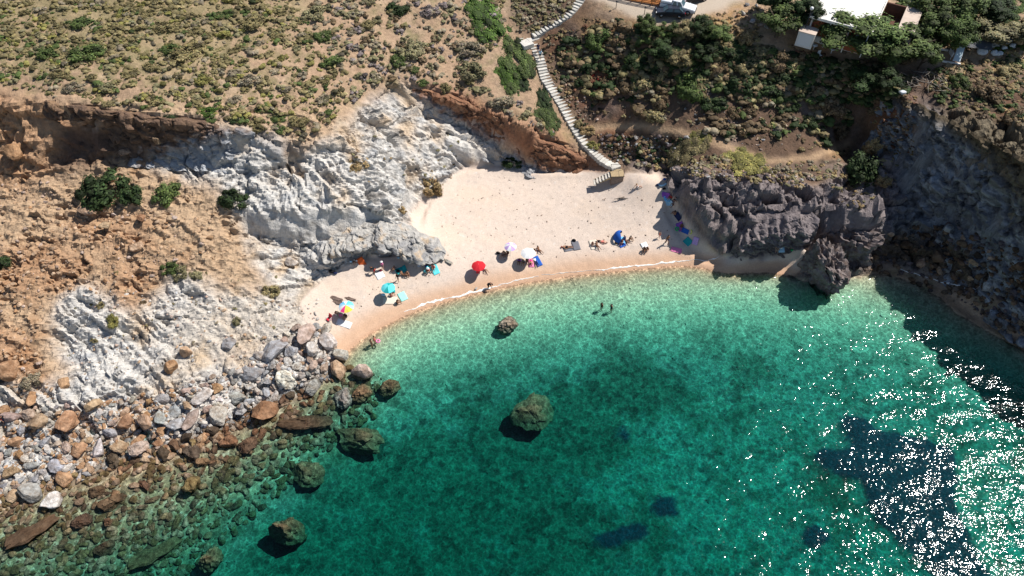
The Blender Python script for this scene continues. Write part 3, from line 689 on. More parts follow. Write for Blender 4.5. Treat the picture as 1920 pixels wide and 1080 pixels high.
for i in range(8):
    dims = [(1, .75, .62), (1, .42, .34), (1, .85, .6), (1, .6, .7)][i % 4]
    v, f = rock_shape(4, 200 + i, planes=10, rough=.1, dims=dims)
    nb = blocks(v[:, 0] * 1.6 + i * 3, v[:, 1] * 3.2, v[:, 2] * 3.2, np.ones(len(v), bool), tilt=.8, crack=.25)
    v = v + v / np.linalg.norm(v, axis=1)[:, None] * (.11 * nb + .05 * ridged(v[:, 0] * 2, v[:, 1] * 7, v[:, 2] * 7 + i, 3))[:, None]
    BIG.append(mesh_np('large_boulder_shape', v, f, MAT['boulder'], strata_cols(v, (1, 1, 1), 40 + i, .45), smooth=False))
RC = dict(white=(.54, .52, .49), grey=(.34, .345, .35), blue=(.36, .38, .405), tan=(.45, .33, .23), orange=(.40, .25, .145), rust=(.28, .16, .095), brown=(.17, .11, .07), dark=(.10, .075, .055), algae=(.21, .155, .075), purple=(.12, .10, .105), pink=(.44, .35, .30))
rr = random.Random(5)
TAKEN = []
def put_rock(px, py, w, h, colour, label, group=None, meshes=None, yaw=None, sink=.28, zoff=0.0, name='boulder', tilt=.25, under=False):
    p = ground(px, py); k = mpp(p)
    sx = w * k / 2
    me = rr.choice(meshes or ROCKS)
    ext = np.array([v.co[:] for v in me.vertices[::7]]).max(0) if False else None
    o = link(name, me, label=label, cat='boulder' if name == 'boulder' else 'rock', group=group)
    hz = h * k / 2 / .80
    o.scale = (sx, (sx + hz) * .5, hz)
    o.rotation_euler = (rr.uniform(-tilt, tilt), rr.uniform(-tilt, tilt), rr.uniform(0, 6.28) if yaw is None else yaw)
    if yaw is None: o.scale = ((sx + hz) * .5 * rr.uniform(1, 1.2), (sx + hz) * .5 * rr.uniform(.9, 1.1), (sx * .4 + hz * .6))
    o.location = (p.x, p.y, p.z + hz * .6 * (1 - 2 * sink) + zoff)
    c = RC[colour]; j = rr.uniform(.85, 1.15)
    o.color = (c[0] * j, c[1] * j * rr.uniform(.97, 1.03), c[2] * j * rr.uniform(.94, 1.06), 1)
    TAKEN.append((p.x, p.y, sx))
    return o
HERO = [
 (683,690,52,56,'pink','large cracked pale boulder standing where the beach meets the boulder shore',1,.2),
 (732,720,44,30,'brown','brown boulder awash alone in the green shallows beside the pale corner boulder',0,None),
 (676,733,42,34,'tan','tan boulder half under water below the pale corner boulder',0,None),
 (645,740,36,46,'white','upright pale grey boulder at the water edge left of the tan half drowned one',0,None),
 (572,785,116,50,'brown','longest brown ledge rock running out into the green water',2,.12),
 (540,702,44,66,'white','tall streaked white and grey boulder in the boulder shore',0,1.3),
 (474,692,42,56,'grey','big upright grey block among the boulders left of the streaked white one',1,None),
 (588,722,46,36,'grey','grey brown boulder between the streaked white boulder and the water',0,None),
 (412,772,42,42,'white','large white boulder with a flat lit top in the middle of the boulder shore',1,None),
 (455,766,28,32,'grey','round grey boulder just right of the large white flat topped one',1,None),
 (331,768,36,36,'blue','blue grey boulder above the tan rubble in the middle of the shore',1,None),
 (304,782,38,28,'blue','low blue grey slab boulder beside a tall tan boulder',1,None),
 (274,788,32,44,'tan','tall tan boulder leaning in the orange rubble',1,None),
 (238,786,36,30,'orange','orange split boulder in the rubble left of the tall tan one',1,None),
 (130,788,58,48,'orange','biggest orange boulder on the upper edge of the rubble near the pale ledge',1,None),
 (101,934,48,40,'white','bright white rounded boulder at the water edge near the lower left corner',1,None),
 (62,990,118,56,'brown','long sloping brown slab lying in the shallows at the lower left',2,.62),
 (430,822,38,34,'rust','rust orange boulder of a pair standing in the shallows',0,None),
 (466,830,34,38,'brown','brown boulder, right one of a pair standing in the shallows',0,None),
 (362,842,48,30,'dark','dark brown flat boulder awash at the foot of the boulder shore',0,None),
 (213,858,44,26,'dark','dark wet boulder half in the water below the orange rubble',0,None),
 (261,836,38,36,'pink','striped pale boulder above the dark wet stones',0,None),
 (108,872,40,32,'blue','blue grey boulder with pale veins in the lower left rubble',1,None),
 (62,868,34,26,'grey','grey flat boulder left of the blue grey veined one',1,None),
 (70,838,34,22,'grey','smooth grey boulder near the left edge above two flat grey ones',1,None),
 (28,928,34,30,'tan','tan lumpy boulder at the left water edge beside the bright white one',1,None),
 (212,934,56,38,'brown','brown slab boulder rising from the clear shallows',0,.5),
 (182,918,38,24,'brown','brown boulder tucked behind the brown slab in the shallows',0,None),
 (157,972,42,32,'brown','broad brown boulder in the shallows right of the long sloping slab',0,None),
 (206,975,20,36,'rust','narrow rust boulder in the shallows beside the broad brown one',0,1.4),
 (287,934,32,18,'rust','thin rust brown shard of rock in the shallows',2,.5),
 (274,908,32,22,'rust','reddish boulder in shallow water above the thin rust shard',0,None),
 (198,1020,44,36,'brown','brown boulder under clear water near the bottom left',0,.6),
 (529,985,66,46,'rust','orange topped rock breaking the dark green water alone',0,.2),
 (386,1040,42,44,'brown','lone round brown rock in dark water at the bottom edge',1,None),
 (380,862,22,24,'orange','small orange boulder at the head of a sunken ledge',0,None),
 (362,895,42,84,'algae','long sunken algae brown ledge under the shallows',2,1.2),
 (290,1030,120,50,'algae','wide sunken brown ledge at the bottom edge of the picture',2,.6),
 (572,880,62,52,'algae','sunken brown boulder in green water below the long ledge rock',1,None),
 (668,812,88,66,'algae','large round sunken boulder covered in brown weed',1,None),
 (1000,760,84,74,'algae','weedy boulder with a pale crown near the middle of the bay',3,.3),
 (952,606,40,34,'white','pale pointed rock breaking the surface off the beach',0,.2),
 (322,682,30,40,'orange','tall orange boulder resting at the foot of the pale slope',1,1.2),
 (351,655,20,40,'tan','narrow tan boulder leaning behind the tall orange one',1,1.3),
 (121,714,24,34,'orange','upright orange boulder at the lower edge of the tan slope',1,None),
 (430,641,28,28,'grey','smooth grey boulder alone on the pale scree',1,None),
 (14,692,60,46,'orange','massive orange boulder at the left edge of the slope',1,None),
 (62,742,44,32,'orange','rounded orange boulder below the massive one at the left edge',1,None),
 (166,392,44,28,'tan','flat tan boulder below the big dark bush on the left slope',1,None),
 (266,408,30,18,'rust','reddish slab on the left slope right of the flat tan boulder',1,None),
 (393,444,12,14,'orange','small bright orange stone lying in the shade of the white spur',1,None),
 (546,488,34,30,'white','pale block perched at the foot of the white spur front',1,None),
 (200,420,36,22,'tan','tan boulder in the middle of the left slope',1,None),
 (255,462,40,26,'tan','broken tan boulder above the small grey green bush',1,None),
 (212,345,22,16,'tan','tan stone at the edge of the big dark bush',1,None),
 (30,280,40,40,'orange','orange rock block at the left end of the shaded scarp',1,None),
 (140,225,66,26,'orange','lit orange rock ledge standing out of the shaded scarp',0,.2),
 (236,283,30,18,'tan','tan rock lump at the foot of the shaded scarp',0,None),
 (296,262,16,34,'tan','narrow tan pinnacle against the shaded scarp',0,1.3),
]
SEA_TOP = {(529,985): .45, (386,1040): -.3, (1000,760): -.25, (668,812): -.4, (572,880): -.5, (952,606): .75, (732,720): .35, (676,733): .45}
for (px, py, w, h, c, lab, kind, yaw) in HERO:
    if (px, py) in SEA_TOP:                                             # these stand on the sea floor and reach up to the surface
        top = SEA_TOP[(px, py)]; q = at(px, py, min(top, 0)); fl = gz(q[0], q[1]); k = mpp(Vector(q)); o = link('boulder', rr.choice([BIG[0], BIG[2], BIG[3], BIG[6]]), label=lab, cat='boulder')
        hz = (top - fl) / 1.75; o.scale = (w * k * .52, h * k * .62, hz / .62); o.location = (q[0], q[1] + .1, fl + hz * .72); o.rotation_euler = (0, 0, rr.uniform(-.5, .5)); cc = RC['tan' if c in ('rust', 'algae', 'brown') else c]; o.color = (cc[0] * .8, cc[1] * .72, cc[2] * .6, 1); TAKEN.append((q[0], q[1], w * k * .5)); continue
    put_rock(px, py + h * .22, w * .87, h * .87, c, lab, meshes=[BIG, ROCKS, [BIG[1], BIG[5]], [BIG[2]]][kind] if kind != 0 else [BIG[0], BIG[2], BIG[3], BIG[4], BIG[6], BIG[7]], yaw=yaw, sink=.22, tilt=.15, zoff=0 if c != 'algae' else -.6 if px == 1000 else -.05)
# the boulder shore: the larger ones one by one, the rest as rubble
SHOREPOLY = [(-20,770),(60,765),(150,760),(240,745),(330,725),(420,700),(500,660),(560,610),(612,612),(632,650),(648,690),(620,715),(560,745),(500,785),(400,825),(330,858),(230,872),(150,900),(60,930),(-20,950)]
MSH = polymask([SHOREPOLY], 1)
def rand_in(poly, n, rnd):
    xs = [p[0] for p in poly]; ys = [p[1] for p in poly]; out = []
    while len(out) < n:
        a, b = rnd.uniform(min(xs), max(xs)), rnd.uniform(min(ys), max(ys))
        if inside(poly, np.array([a]), np.array([b]))[0]: out.append((a, b))
    return out
rb = random.Random(21)
def zone_colour(px, py):
    if py > 838 - (px - 250) * .42 + 22: return rb.choice(['dark', 'brown', 'brown', 'grey', 'rust', 'tan'])
    if px < 330: return rb.choice(['orange', 'tan', 'tan', 'orange', 'pink', 'blue', 'white', 'grey', 'white'])
    return rb.choice(['white', 'white', 'grey', 'blue', 'pink', 'pink', 'grey', 'white'] + (['tan'] if rb.random() < .5 else ['orange'] if rb.random() < .2 else ['white']))
CW = dict(white='chalk white', grey='grey', blue='blue grey', tan='tan', orange='orange', rust='rust red', brown='wet brown', dark='dark wet', pink='pale pinkish', algae='weedy brown', purple='purple grey')
def spaced(px, py, w):
    p = ground(px, py); r = w * mpp(p) / 2
    return all((p.x - a) ** 2 + (p.y - b) ** 2 > (.72 * (r + c)) ** 2 for a, b, c in TAKEN)
cnt = 0; SHORE_ROCKS = []; CLIFF_ROCKS = []
for (px, py) in rand_in(SHOREPOLY, 1500, rb):
    w = (12 + 30 * rb.random() ** 2.0) * (1.25 if px > 430 else 1)
    if px < 60 and py < 800 and rb.random() < .8: continue
    if not spaced(px, py, w): continue
    c = zone_colour(px, py)
    where = 'in the orange rubble of the lower left shore' if px < 250 else 'in the middle of the boulder shore' if px < 440 else 'in the pale boulder heap beside the beach'
    o_ = put_rock(px, py, w, w * rb.uniform(.75, 1.1), c, f'{CW[c]} boulder {where}', group='boulders of the rocky shore', sink=.2, tilt=.5)
    SHORE_ROCKS.append((o_, px, py, CW[c] + ' boulder'))
    cnt += 1
    if cnt >= 215: break
# rubble as one mass
def joined(name, protos, items, mat, label, cols_tint=True):
    """items: (proto index, location, scale3, yaw, colour)"""
    Vs, Fs, Cs = [], [], []; off = 0
    for (i, loc, sc, yaw, c) in items:
        v, f, pc = protos[i]
        ca, sa = math.cos(yaw), math.sin(yaw)
        w = v * np.asarray(sc)
        w = np.stack([w[:, 0] * ca - w[:, 1] * sa, w[:, 0] * sa + w[:, 1] * ca, w[:, 2]], -1) + np.asarray(loc)
        Vs.append(w); Fs.append(f + off); Cs.append(np.clip(pc * np.asarray(c)[None], 0, .9)); off += len(v)
    me = mesh_np(name, np.concatenate(Vs), np.concatenate(Fs), mat, np.concatenate(Cs), smooth=False)
    return link(name, me, kind='stuff', label=label)
SMALL = []
for i in range(8):
    v, f = rock_shape(2 if i < 4 else 1, 300 + i, planes=6, rough=.05, dims=(1, .8, .65)); SMALL.append((v, f, np.ones((len(v), 3))))
items = []
def scatter_stones(poly, n, lo, hi, cf, pw=2.0):
    for (px, py) in rand_in(poly, n, rb):
        p = ground(px, py); s = (lo + (hi - lo) * rb.random() ** pw) * mpp(p) / 2
        c = RC[cf(px, py)]; j = rb.uniform(.75, 1.25)
        items.append((rb.randrange(8) if s > .18 else 4 + rb.randrange(4), (p.x, p.y, p.z + s * .25), (s * rb.uniform(.9, 1.3), s * rb.uniform(.8, 1.1), s * rb.uniform(.7, 1)), rb.uniform(0, 6.28), [q * j for q in c]))
scatter_stones(SHOREPOLY, 3300, 3, 13, zone_colour)
joined('rubble', SMALL, items, MAT['boulder'], 'loose rubble filling the gaps between the shore boulders')
items = []
scatter_stones([(-20,930),(230,865),(420,805),(560,745),(650,690),(720,700),(700,800),(600,850),(520,930),(430,1010),(330,1100),(-20,1100)], 2300, 4, 20, lambda a, b: rb.choice(['algae', 'brown', 'tan', 'algae', 'tan', 'tan', 'rust', 'algae', 'orange']))
joined('sunken_stones', SMALL, items, MAT['boulder'], 'stones lying on the sea floor under the clear shallows')
items = []
scatter_stones([(-20,340),(110,340),(260,380),(400,400),(400,470),(330,500),(240,560),(110,540),(60,640),(120,760),(-20,740)], 1100, 2.5, 11, lambda a, b: rb.choice(['tan', 'tan', 'orange', 'tan', 'pink', 'tan']), 3)
scatter_stones([(160,540),(600,560),(600,640),(430,700),(240,740),(120,700)], 500, 2.5, 9, lambda a, b: rb.choice(['white', 'pink', 'blue', 'white', 'white', 'tan']), 2.5)
joined('slope_stones', SMALL, items, MAT['boulder'], 'loose stones scattered over the tan slope')
items = []
scatter_stones([(1150,300),(1250,300),(1330,305),(1460,315),(1560,330),(1500,345),(1330,335),(1250,318)], 260, 3, 9, lambda a, b: rb.choice(['pink', 'grey', 'purple', 'tan']))
scatter_stones([(1660,430),(1780,420),(1920,470),(1940,650),(1840,590),(1740,545),(1620,505),(1640,470)], 520, 3, 16, lambda a, b: rb.choice(['dark', 'purple', 'dark', 'brown', 'brown']))
scatter_stones([(1110,250),(1290,256),(1250,305),(1150,298)], 260, 3, 12, lambda a, b: rb.choice(['dark', 'purple', 'brown', 'grey']))
scatter_stones([(1020,130),(1100,150),(1130,230),(1080,220)], 120, 2, 7, lambda a, b: rb.choice(['brown', 'pink', 'dark']))
scatter_stones([(1280,200),(1420,190),(1480,280),(1400,290),(1300,250)], 160, 2, 7, lambda a, b: rb.choice(['brown', 'pink', 'dark', 'grey']))
scatter_stones([(1640,230),(1700,180),(1715,250),(1660,290)], 90, 2, 7, lambda a, b: rb.choice(['tan', 'pink', 'rust']))
joined('scree', SMALL, items, MAT['boulder'], 'scree of small stones below the right cliff and on the right slope')
# shaded boulders below the right cliff
for (px, py) in rand_in([(1660,440),(1780,430),(1915,470),(1915,580),(1830,545),(1740,510)], 400, rb):
    w = 12 + 24 * rb.random() ** 3
    if rb.random() < .5: continue
    if not spaced(px, py, w): continue
    c = rb.choice(['brown', 'grey', 'brown', 'tan'])
    o_ = put_rock(px, py, w, w * .85, c, f'{CW[c].replace("wet ", "")} boulder in the shaded scree under the right cliff', group='boulders under the right cliff', sink=.25); CLIFF_ROCKS.append((o_, px, py, CW[c].replace('wet ', '') + ' boulder'))
    if len(TAKEN) > 330: break
# the dark buttress standing in the water
v, f = rock_shape(5, 77, planes=4, rough=.16, dims=(1, 1, 1))
m_ = np.ones(len(v), bool)
nb = blocks(v[:, 0] * 1.7, v[:, 1] * 1.7, v[:, 2] * 2.2, m_, 1.0, .3); nb2 = blocks(v[:, 0] * 5, v[:, 1] * 5, v[:, 2] * 5.5, m_, 1.0, .3)
st_ = saw(v[:, 0] * .8 + v[:, 1] * 1.6 + v[:, 2] * 3.2 + .4 * fbm(v[:, 0] * 2, v[:, 1] * 2, v[:, 2] * 2, 2)) * .07
v = v + v / np.linalg.norm(v, axis=1)[:, None] * (.17 * nb + .055 * nb2 + st_)[:, None]
rock_mesh = mesh_np('sea_rock', v, f, MAT['boulder'], strata_cols(v, (1, 1, 1), 9, .4), smooth=False)
b = link('sea_rock', rock_mesh, label='dark craggy rock buttress standing in the water at the tip of the purple headland', cat='rock')
q = at(1546, 548, 0); b.location = (q[0] + .1, q[1] + 2.6, 1.5); b.scale = (2.6, 3.8, 5.2); b.rotation_euler = (.30, .10, .25); b.color = (.20, .175, .175, 1)
b = link('sea_rock', rock_mesh, label='dark rounded rock joining the buttress to the shaded headland', cat='rock')
q = at(1592, 500, 0); b.location = (q[0] - .2, q[1] + 2.8, 2.0); b.scale = (4.0, 3.4, 5.0); b.rotation_euler = (.1, -.2, 2.6); b.color = (.17, .15, .155, 1)
# ------------------------------------------------------------------ vegetation
def leaf_mat(name, rough=.75):
    m, nt, b = new_mat(name); b.inputs['Roughness'].default_value = rough
    a = nd(nt, 'ShaderNodeAttribute'); a.attribute_name = 'Col'
    oi = nd(nt, 'ShaderNodeObjectInfo')
    mx = nd(nt, 'ShaderNodeMix', data_type='RGBA', blend_type='MULTIPLY'); mx.inputs[0].default_value = 1
    nt.links.new(a.outputs['Color'], mx.inputs[6]); nt.links.new(oi.outputs['Color'], mx.inputs[7])
    nt.links.new(mx.outputs[2], b.inputs['Base Color'])
    return m
MAT['leaf'] = leaf_mat('foliage')
def wood_mat(name, c, c2):
    m, nt, b = new_mat(name)
    tc = nd(nt, 'ShaderNodeTexCoord'); no = nd(nt, 'ShaderNodeTexNoise'); no.inputs['Scale'].default_value = 6; no.inputs['Detail'].default_value = 5
    nt.links.new(tc.outputs['Object'], no.inputs['Vector'])
    cr = nd(nt, 'ShaderNodeValToRGB'); cr.color_ramp.elements[0].color = (*c, 1); cr.color_ramp.elements[1].color = (*c2, 1)
    cr.color_ramp.elements[0].position = .35; cr.color_ramp.elements[1].position = .65
    nt.links.new(no.outputs['Fac'], cr.inputs[0]); nt.links.new(cr.outputs[0], b.inputs['Base Color'])
    return m
MAT['bark'] = wood_mat('bark', (.07, .05, .035), (.16, .12, .09))
def foliage(seed, n, dims, leaf, clumps=12, dome=True, core=True, spread=.30, upright=0.0, cvar=.3, core_r=.72, core_c=.8):
    """many small leaf sprays round uneven clumps; returns v, f, col (unit width 1, base at z=0 when dome)"""
    r = np.random.default_rng(seed)
    cc = r.normal(size=(clumps, 3)); cc /= np.linalg.norm(cc, axis=1)[:, None]
    if dome: cc[:, 2] = np.abs(cc[:, 2]) * .9
    cc *= r.uniform(.35, .82, size=(clumps, 1))
    cb = 1 + cvar * r.normal(size=clumps)
    cs = r.uniform(.75, 1.3, size=clumps) * spread
    k = r.integers(0, clumps, n)
    d = r.normal(size=(n, 3)); d /= np.linalg.norm(d, axis=1)[:, None]
    P = cc[k] + d * (cs[k] * r.uniform(.55, 1.08, n))[:, None]
    if dome: P[:, 2] = np.abs(P[:, 2])
    N = d * .7 + P * .6 + r.normal(size=(n, 3)) * .25; N[:, 2] += .25
    N[:, 2] += upright
    N /= np.linalg.norm(N, axis=1)[:, None]
    T = np.cross(N, r.normal(size=(n, 3))); T /= np.linalg.norm(T, axis=1)[:, None]
    B = np.cross(N, T)
    s = leaf * r.uniform(.6, 1.4, n)[:, None]
    D = np.array(dims)
    Q = np.stack([P - T * s, P + B * s * .55, P + T * s, P - B * s * .55], 1) * D
    V = Q.reshape(-1, 3); F = np.arange(4 * n).reshape(n, 4)
    c = np.clip(cb[k] * (1 + .18 * r.normal(size=n)), .35, 1.9)
    C = np.repeat(np.stack([c * (1 + .06 * r.normal(size=n)), c, c * (1 + .08 * r.normal(size=n))], 1), 4, 0)
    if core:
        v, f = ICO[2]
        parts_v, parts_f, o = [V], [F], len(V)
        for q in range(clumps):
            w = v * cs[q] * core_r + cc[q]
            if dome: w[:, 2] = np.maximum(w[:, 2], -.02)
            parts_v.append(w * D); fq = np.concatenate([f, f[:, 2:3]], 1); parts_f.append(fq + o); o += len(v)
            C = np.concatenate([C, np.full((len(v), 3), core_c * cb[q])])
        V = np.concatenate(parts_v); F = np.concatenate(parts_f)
    return V, F, C
def fol_mesh(name, *a, **k):
    v, f, c = foliage(*a, **k)
    me = bpy.data.meshes.new(name)
    tri = f[:, 2] == f[:, 3]
    faces = [tuple(x[:3]) if t else tuple(x) for x, t in zip(f.tolist(), tri)]
    me.from_pydata(v.tolist(), [], faces); me.update()
    ca = me.color_attributes.new('Col', 'FLOAT_COLOR', 'POINT')
    ca.data.foreach_set('color', np.concatenate([np.clip(c, 0, 3), np.ones((len(v), 1))], 1).astype(np.float32).ravel())
    me.materials.append(MAT['leaf'])
    return me
VC = dict(olive=(.20, .165, .075), sage=(.20, .18, .095), green=(.075, .105, .03), dark=(.03, .05, .016), vivid=(.065, .115, .02), brown=(.155, .108, .06), dry=(.30, .21, .10),
          grey=(.24, .20, .135), lime=(.22, .20, .06), pine=(.07, .105, .028), mauve=(.215, .175, .165), rust=(.15, .07, .04), redleaf=(.26, .03, .02), tangreen=(.25, .205, .10))
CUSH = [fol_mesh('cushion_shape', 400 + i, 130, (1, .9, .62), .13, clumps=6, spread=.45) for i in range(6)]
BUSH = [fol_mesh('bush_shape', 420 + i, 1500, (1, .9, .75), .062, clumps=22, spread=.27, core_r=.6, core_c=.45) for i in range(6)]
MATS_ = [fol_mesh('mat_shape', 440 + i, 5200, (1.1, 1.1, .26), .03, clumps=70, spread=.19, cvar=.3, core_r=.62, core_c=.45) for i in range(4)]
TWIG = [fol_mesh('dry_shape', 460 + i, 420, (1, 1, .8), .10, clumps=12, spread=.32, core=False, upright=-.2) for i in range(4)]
rv = random.Random(77)
SHR = []
def put_shrub(px, py, w, h, colour, label, name='shrub', cat='shrub', group=None, meshes=None, yaw=None, jit=.12, squash=None):
    p = ground(px, py); k = mpp(p); o = link(name, rv.choice(meshes or BUSH), label=label, cat=cat, group=group)
    s = w * k / 2; dep = math.atan2(CAM_H - p.z, math.hypot(p.x, p.y))
    t = max(.3, h / w)
    if meshes is MATS_:
        sy = h * k / 2 / math.sin(dep); o.scale = (s, sy, (s + sy) * .5)
        o.rotation_euler = slope_rot(p, 1.0)
        if yaw: o.rotation_euler.rotate_axis('Z', yaw)
    else:
        o.scale = (s, s * rv.uniform(.9, 1.1) * (yaw if False else 1), s * min(1.3, t * 1.25) if squash is None else s * squash)
        e = slope_rot(p, .5); o.rotation_euler = e; o.rotation_euler.rotate_axis('Z', rv.uniform(0, 6.28) if t > .75 else 0)
        if t <= .75: o.scale[1] = s * .7
    o.location = (p.x, p.y, p.z - .05 * s)
    c = VC[colour]; j = 1 + rv.uniform(-jit, jit)
    o.color = (c[0] * j, c[1] * j, c[2] * j, 1)
    SHR.append((p.x, p.y, s))
    return o
def slope_rot(p, amt):
    dx = (gz(p.x + .8, p.y) - gz(p.x - .8, p.y)) / 1.6; dy = (gz(p.x, p.y + .8) - gz(p.x, p.y - .8)) / 1.6
    n = Vector((-dx * amt, -dy * amt, 1)).normalized()
    return n.to_track_quat('Z', 'Y').to_euler()
HB = [
 (195,345,118,104,'dark','biggest round dark green bush on the tan left slope'), (246,358,70,80,'dark','dark green bush grown against the right side of the biggest bush on the left slope'),
 (312,358,74,64,'green','green bush right of the biggest dark bush on the left slope'), (437,368,68,62,'dark','round dark bush in the hollow above the white spur'),
 (6,474,44,68,'dark','dark green bush cut by the left edge of the picture'), (318,492,42,38,'green','green bush above the grey green one in the middle of the left slope'),
 (340,502,40,36,'sage','grey green bush between two others on the left slope'), (368,510,34,28,'sage','small grey green bush, right end of a row of three on the left slope'),
 (505,532,44,44,'tangreen','pale olive bush on the white rock beside the beach'), (212,592,38,36,'lime','bright green bush on the lower left slope'),
 (188,560,20,40,'olive','narrow olive bush above the bright green bush'), (60,704,46,42,'grey','grey leaved bush at the lower left below the tan slope'),
 (176,634,20,14,'olive','tiny olive cushion on the white streaked rock'), (268,563,16,14,'brown','tiny brown cushion on the lower left slope'),
 (445,594,22,28,'sage','sage bush on the pale scree near the beach'), (390,203,46,24,'vivid','bright green bush at the cliff edge'), (398,218,34,18,'green','green bush below the bright green one at the cliff edge'),
 (436,221,32,22,'dark','dark bush right of the bright green one at the cliff edge'), (322,212,42,18,'dark','low dark bush alone at the cliff edge above the scarp'), (520,216,42,18,'green','flat green bush above the middle of the cliff edge'),
 (525,236,28,24,'green','green bush right at the cliff edge below the flat one'),
 (745,14,62,44,'dark','dark green bush at the top edge left of the vivid green thicket'), (768,92,90,52,'sage','wide grey green bush in the middle of the hill above the white cliff'), (745,104,40,34,'green','green bush in the left of the wide grey green one'),
 (775,126,34,22,'green','low green bush under the wide grey green one'), (688,40,46,30,'olive','olive bush pair above the white cliff hill'), (604,58,44,36,'green','green bush below the two at the top left of the hill'), (590,22,66,38,'sage','large sage bush near the top edge of the hill'),
 (622,108,56,34,'green','green bush above the left end of the white cliff hill'), (145,42,70,34,'green','dark green patch of scrub near the top left'), (85,98,66,36,'green','wide green bush low on the left hill'), (160,95,86,50,'green','broad green scrub patch in the left hill'), (350,92,90,44,'olive','broad olive scrub in the middle of the left hill'), (320,85,50,30,'green','green bush against the broad olive scrub'), (470,40,80,44,'olive','dark olive scrub under the top edge'), (420,20,50,20,'green','green scrub at the top edge in the middle of the left hill'),
 (940,190,62,40,'grey','grey green bush under the lower green thicket'), (835,158,36,34,'olive','olive bush just above the dark shaded cliff'), (790,150,34,22,'green','small green bush at the top of the white cliff'), (884,130,70,60,'sage','grey scrub patch left of the lower green thicket'), (880,88,70,40,'grey','grey scrub below the vivid green thicket'),
 (806,334,58,56,'dry','dry straw bush at the back left of the beach'), (672,300,56,28,'dry','dry grass tuft on the white rock'), (755,384,22,36,'dry','dry tuft on the rock end beside the beach'), (960,298,50,26,'dark','dark shaded bush at the back of the beach'),
 (1120,66,62,70,'pine','light green bush below the parking lot'), (1085,216,24,56,'tangreen','tall olive bush beside the lower stairs'), (1110,266,36,22,'lime','yellow green bush at the foot of the stairs'), (1098,236,40,26,'dry','straw coloured bush by the start of the footpath'),
 (1605,290,104,112,'dark','big dark green bush on the edge of the purple headland'), (1290,158,84,76,'pine','large light green tree bush in the middle of the right slope'), (1240,130,40,44,'tangreen','olive bush left of the large light green one'), (1655,330,34,34,'dry','straw tuft on the bluish cliff edge'),
 (1640,262,50,40,'dry','straw bush above the big dark bush'), (1850,165,92,56,'brown','wide brown thicket near the right edge'), (1800,150,60,40,'green','green bush below the solar heater'), (1890,130,60,46,'tangreen','olive bush near the right edge below the junk pile'),
 (1900,215,60,40,'brown','brown bush at the right edge above the shaded cliff'), (1560,195,62,62,'brown','large brown bush in the middle of the right slope'), (1575,232,40,40,'brown','brown bush under the large brown one'), (1472,186,24,34,'brown','narrow brown bush on the right slope'),
 (1420,140,24,30,'brown','small brown bush above the narrow one'), (1510,165,36,28,'tangreen','olive bush left of the large brown one'), (1636,200,22,26,'brown','small tan bush beside the rusty bank'), (1460,110,60,46,'brown','tall brown bush under the house yard'), (1395,60,50,40,'dry','straw bush by the yard path'),
 (1690,100,60,50,'brown','shaded brown bush under the tree row'), (1240,180,44,40,'brown','brown bush under the olive one on the right slope'), (1205,150,50,44,'tangreen','olive brown bush high in the gully'), (1400,110,56,60,'tangreen','grey olive bush on the dark slope'), (1385,150,84,60,'dark','wide dark bush mass in the middle of the shaded slope'), (1335,190,70,46,'dark','dark bush right below the large light green tree bush'), (1440,170,70,50,'dark','dark bush left of the narrow brown bush'), (1365,100,70,50,'dark','dark bush high on the shaded slope below the yard path'), (1475,140,76,50,'dark','dark bush mass straight below the house annex'), (1615,172,80,50,'dark','dark bush left of the white sack at the gully'), (1190,110,60,50,'dark','dark bush below the end post of the lane'), (1225,215,60,40,'tangreen','olive bush just above the footpath'),
 (1350,120,50,50,'brown','brown bush on the dark slope beside the light green one'),
]
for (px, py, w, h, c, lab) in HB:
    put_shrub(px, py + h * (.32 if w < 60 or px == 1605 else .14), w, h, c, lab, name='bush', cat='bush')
HM = [(915,40,98,74,'vivid','vivid green thicket at the top left of the stairs'), (966,108,76,66,'green','ribbed dark green thicket left of the upper stairs'), (950,140,60,40,'vivid','green mat at the foot of the ribbed thicket'), (960,165,34,26,'green','small round green mat under the ribbed thicket'), (982,160,32,28,'dark','dark green round mat beside the small green one'),
      (1020,186,34,36,'dark','dark green mat beside the middle stairs'), (1024,220,52,52,'green','green mat beside the lower stairs'), (1395,302,96,52,'lime','bright yellow green mat beside the footpath'), (1290,282,80,62,'tangreen','yellow green mat on the edge of the headland'), (1310,262,60,26,'lime','yellow green strip under the footpath'),
      (1720,18,80,60,'vivid','green creeper thicket between the trees'), (1880,20,80,44,'vivid','bright green low thicket at the top right corner')]
for (px, py, w, h, c, lab) in HM:
    put_shrub(px, py, w, h, c, lab, name='thicket', cat='thicket', meshes=MATS_)
# scrub of the left hill: the largest one by one, the rest as ground cover
HILL = [(-20,-10),(940,-10),(955,60),(900,110),(880,150),(930,180),(985,190),(1060,260),(1050,265),(940,210),(870,175),(760,150),(690,165),(620,230),(560,262),(480,245),(420,222),(300,205),(200,195),(100,180),(-20,155)]
MCOV = polymask([[(-40,-40),(330,-40),(560,-20),(560,60),(480,120),(330,130),(120,130),(-40,110)]], 10)
def hill_colour(px, py):
    if px > 560 + py * .5: return rv.choice(['grey', 'sage', 'olive', 'grey', 'mauve', 'sage', 'brown'])
    return rv.choice(['olive', 'olive', 'tangreen', 'sage', 'green', 'olive', 'lime', 'grey', 'tangreen', 'olive'])
CL = dict(olive='olive green', sage='sage grey', green='green', grey='grey', lime='yellow green', tangreen='tan green', mauve='mauve grey', brown='brown', dry='straw', dark='dark green', pine='light green')
nb_ = 0; HILL_SHRUBS = []; SLOPE_BUSHES = []
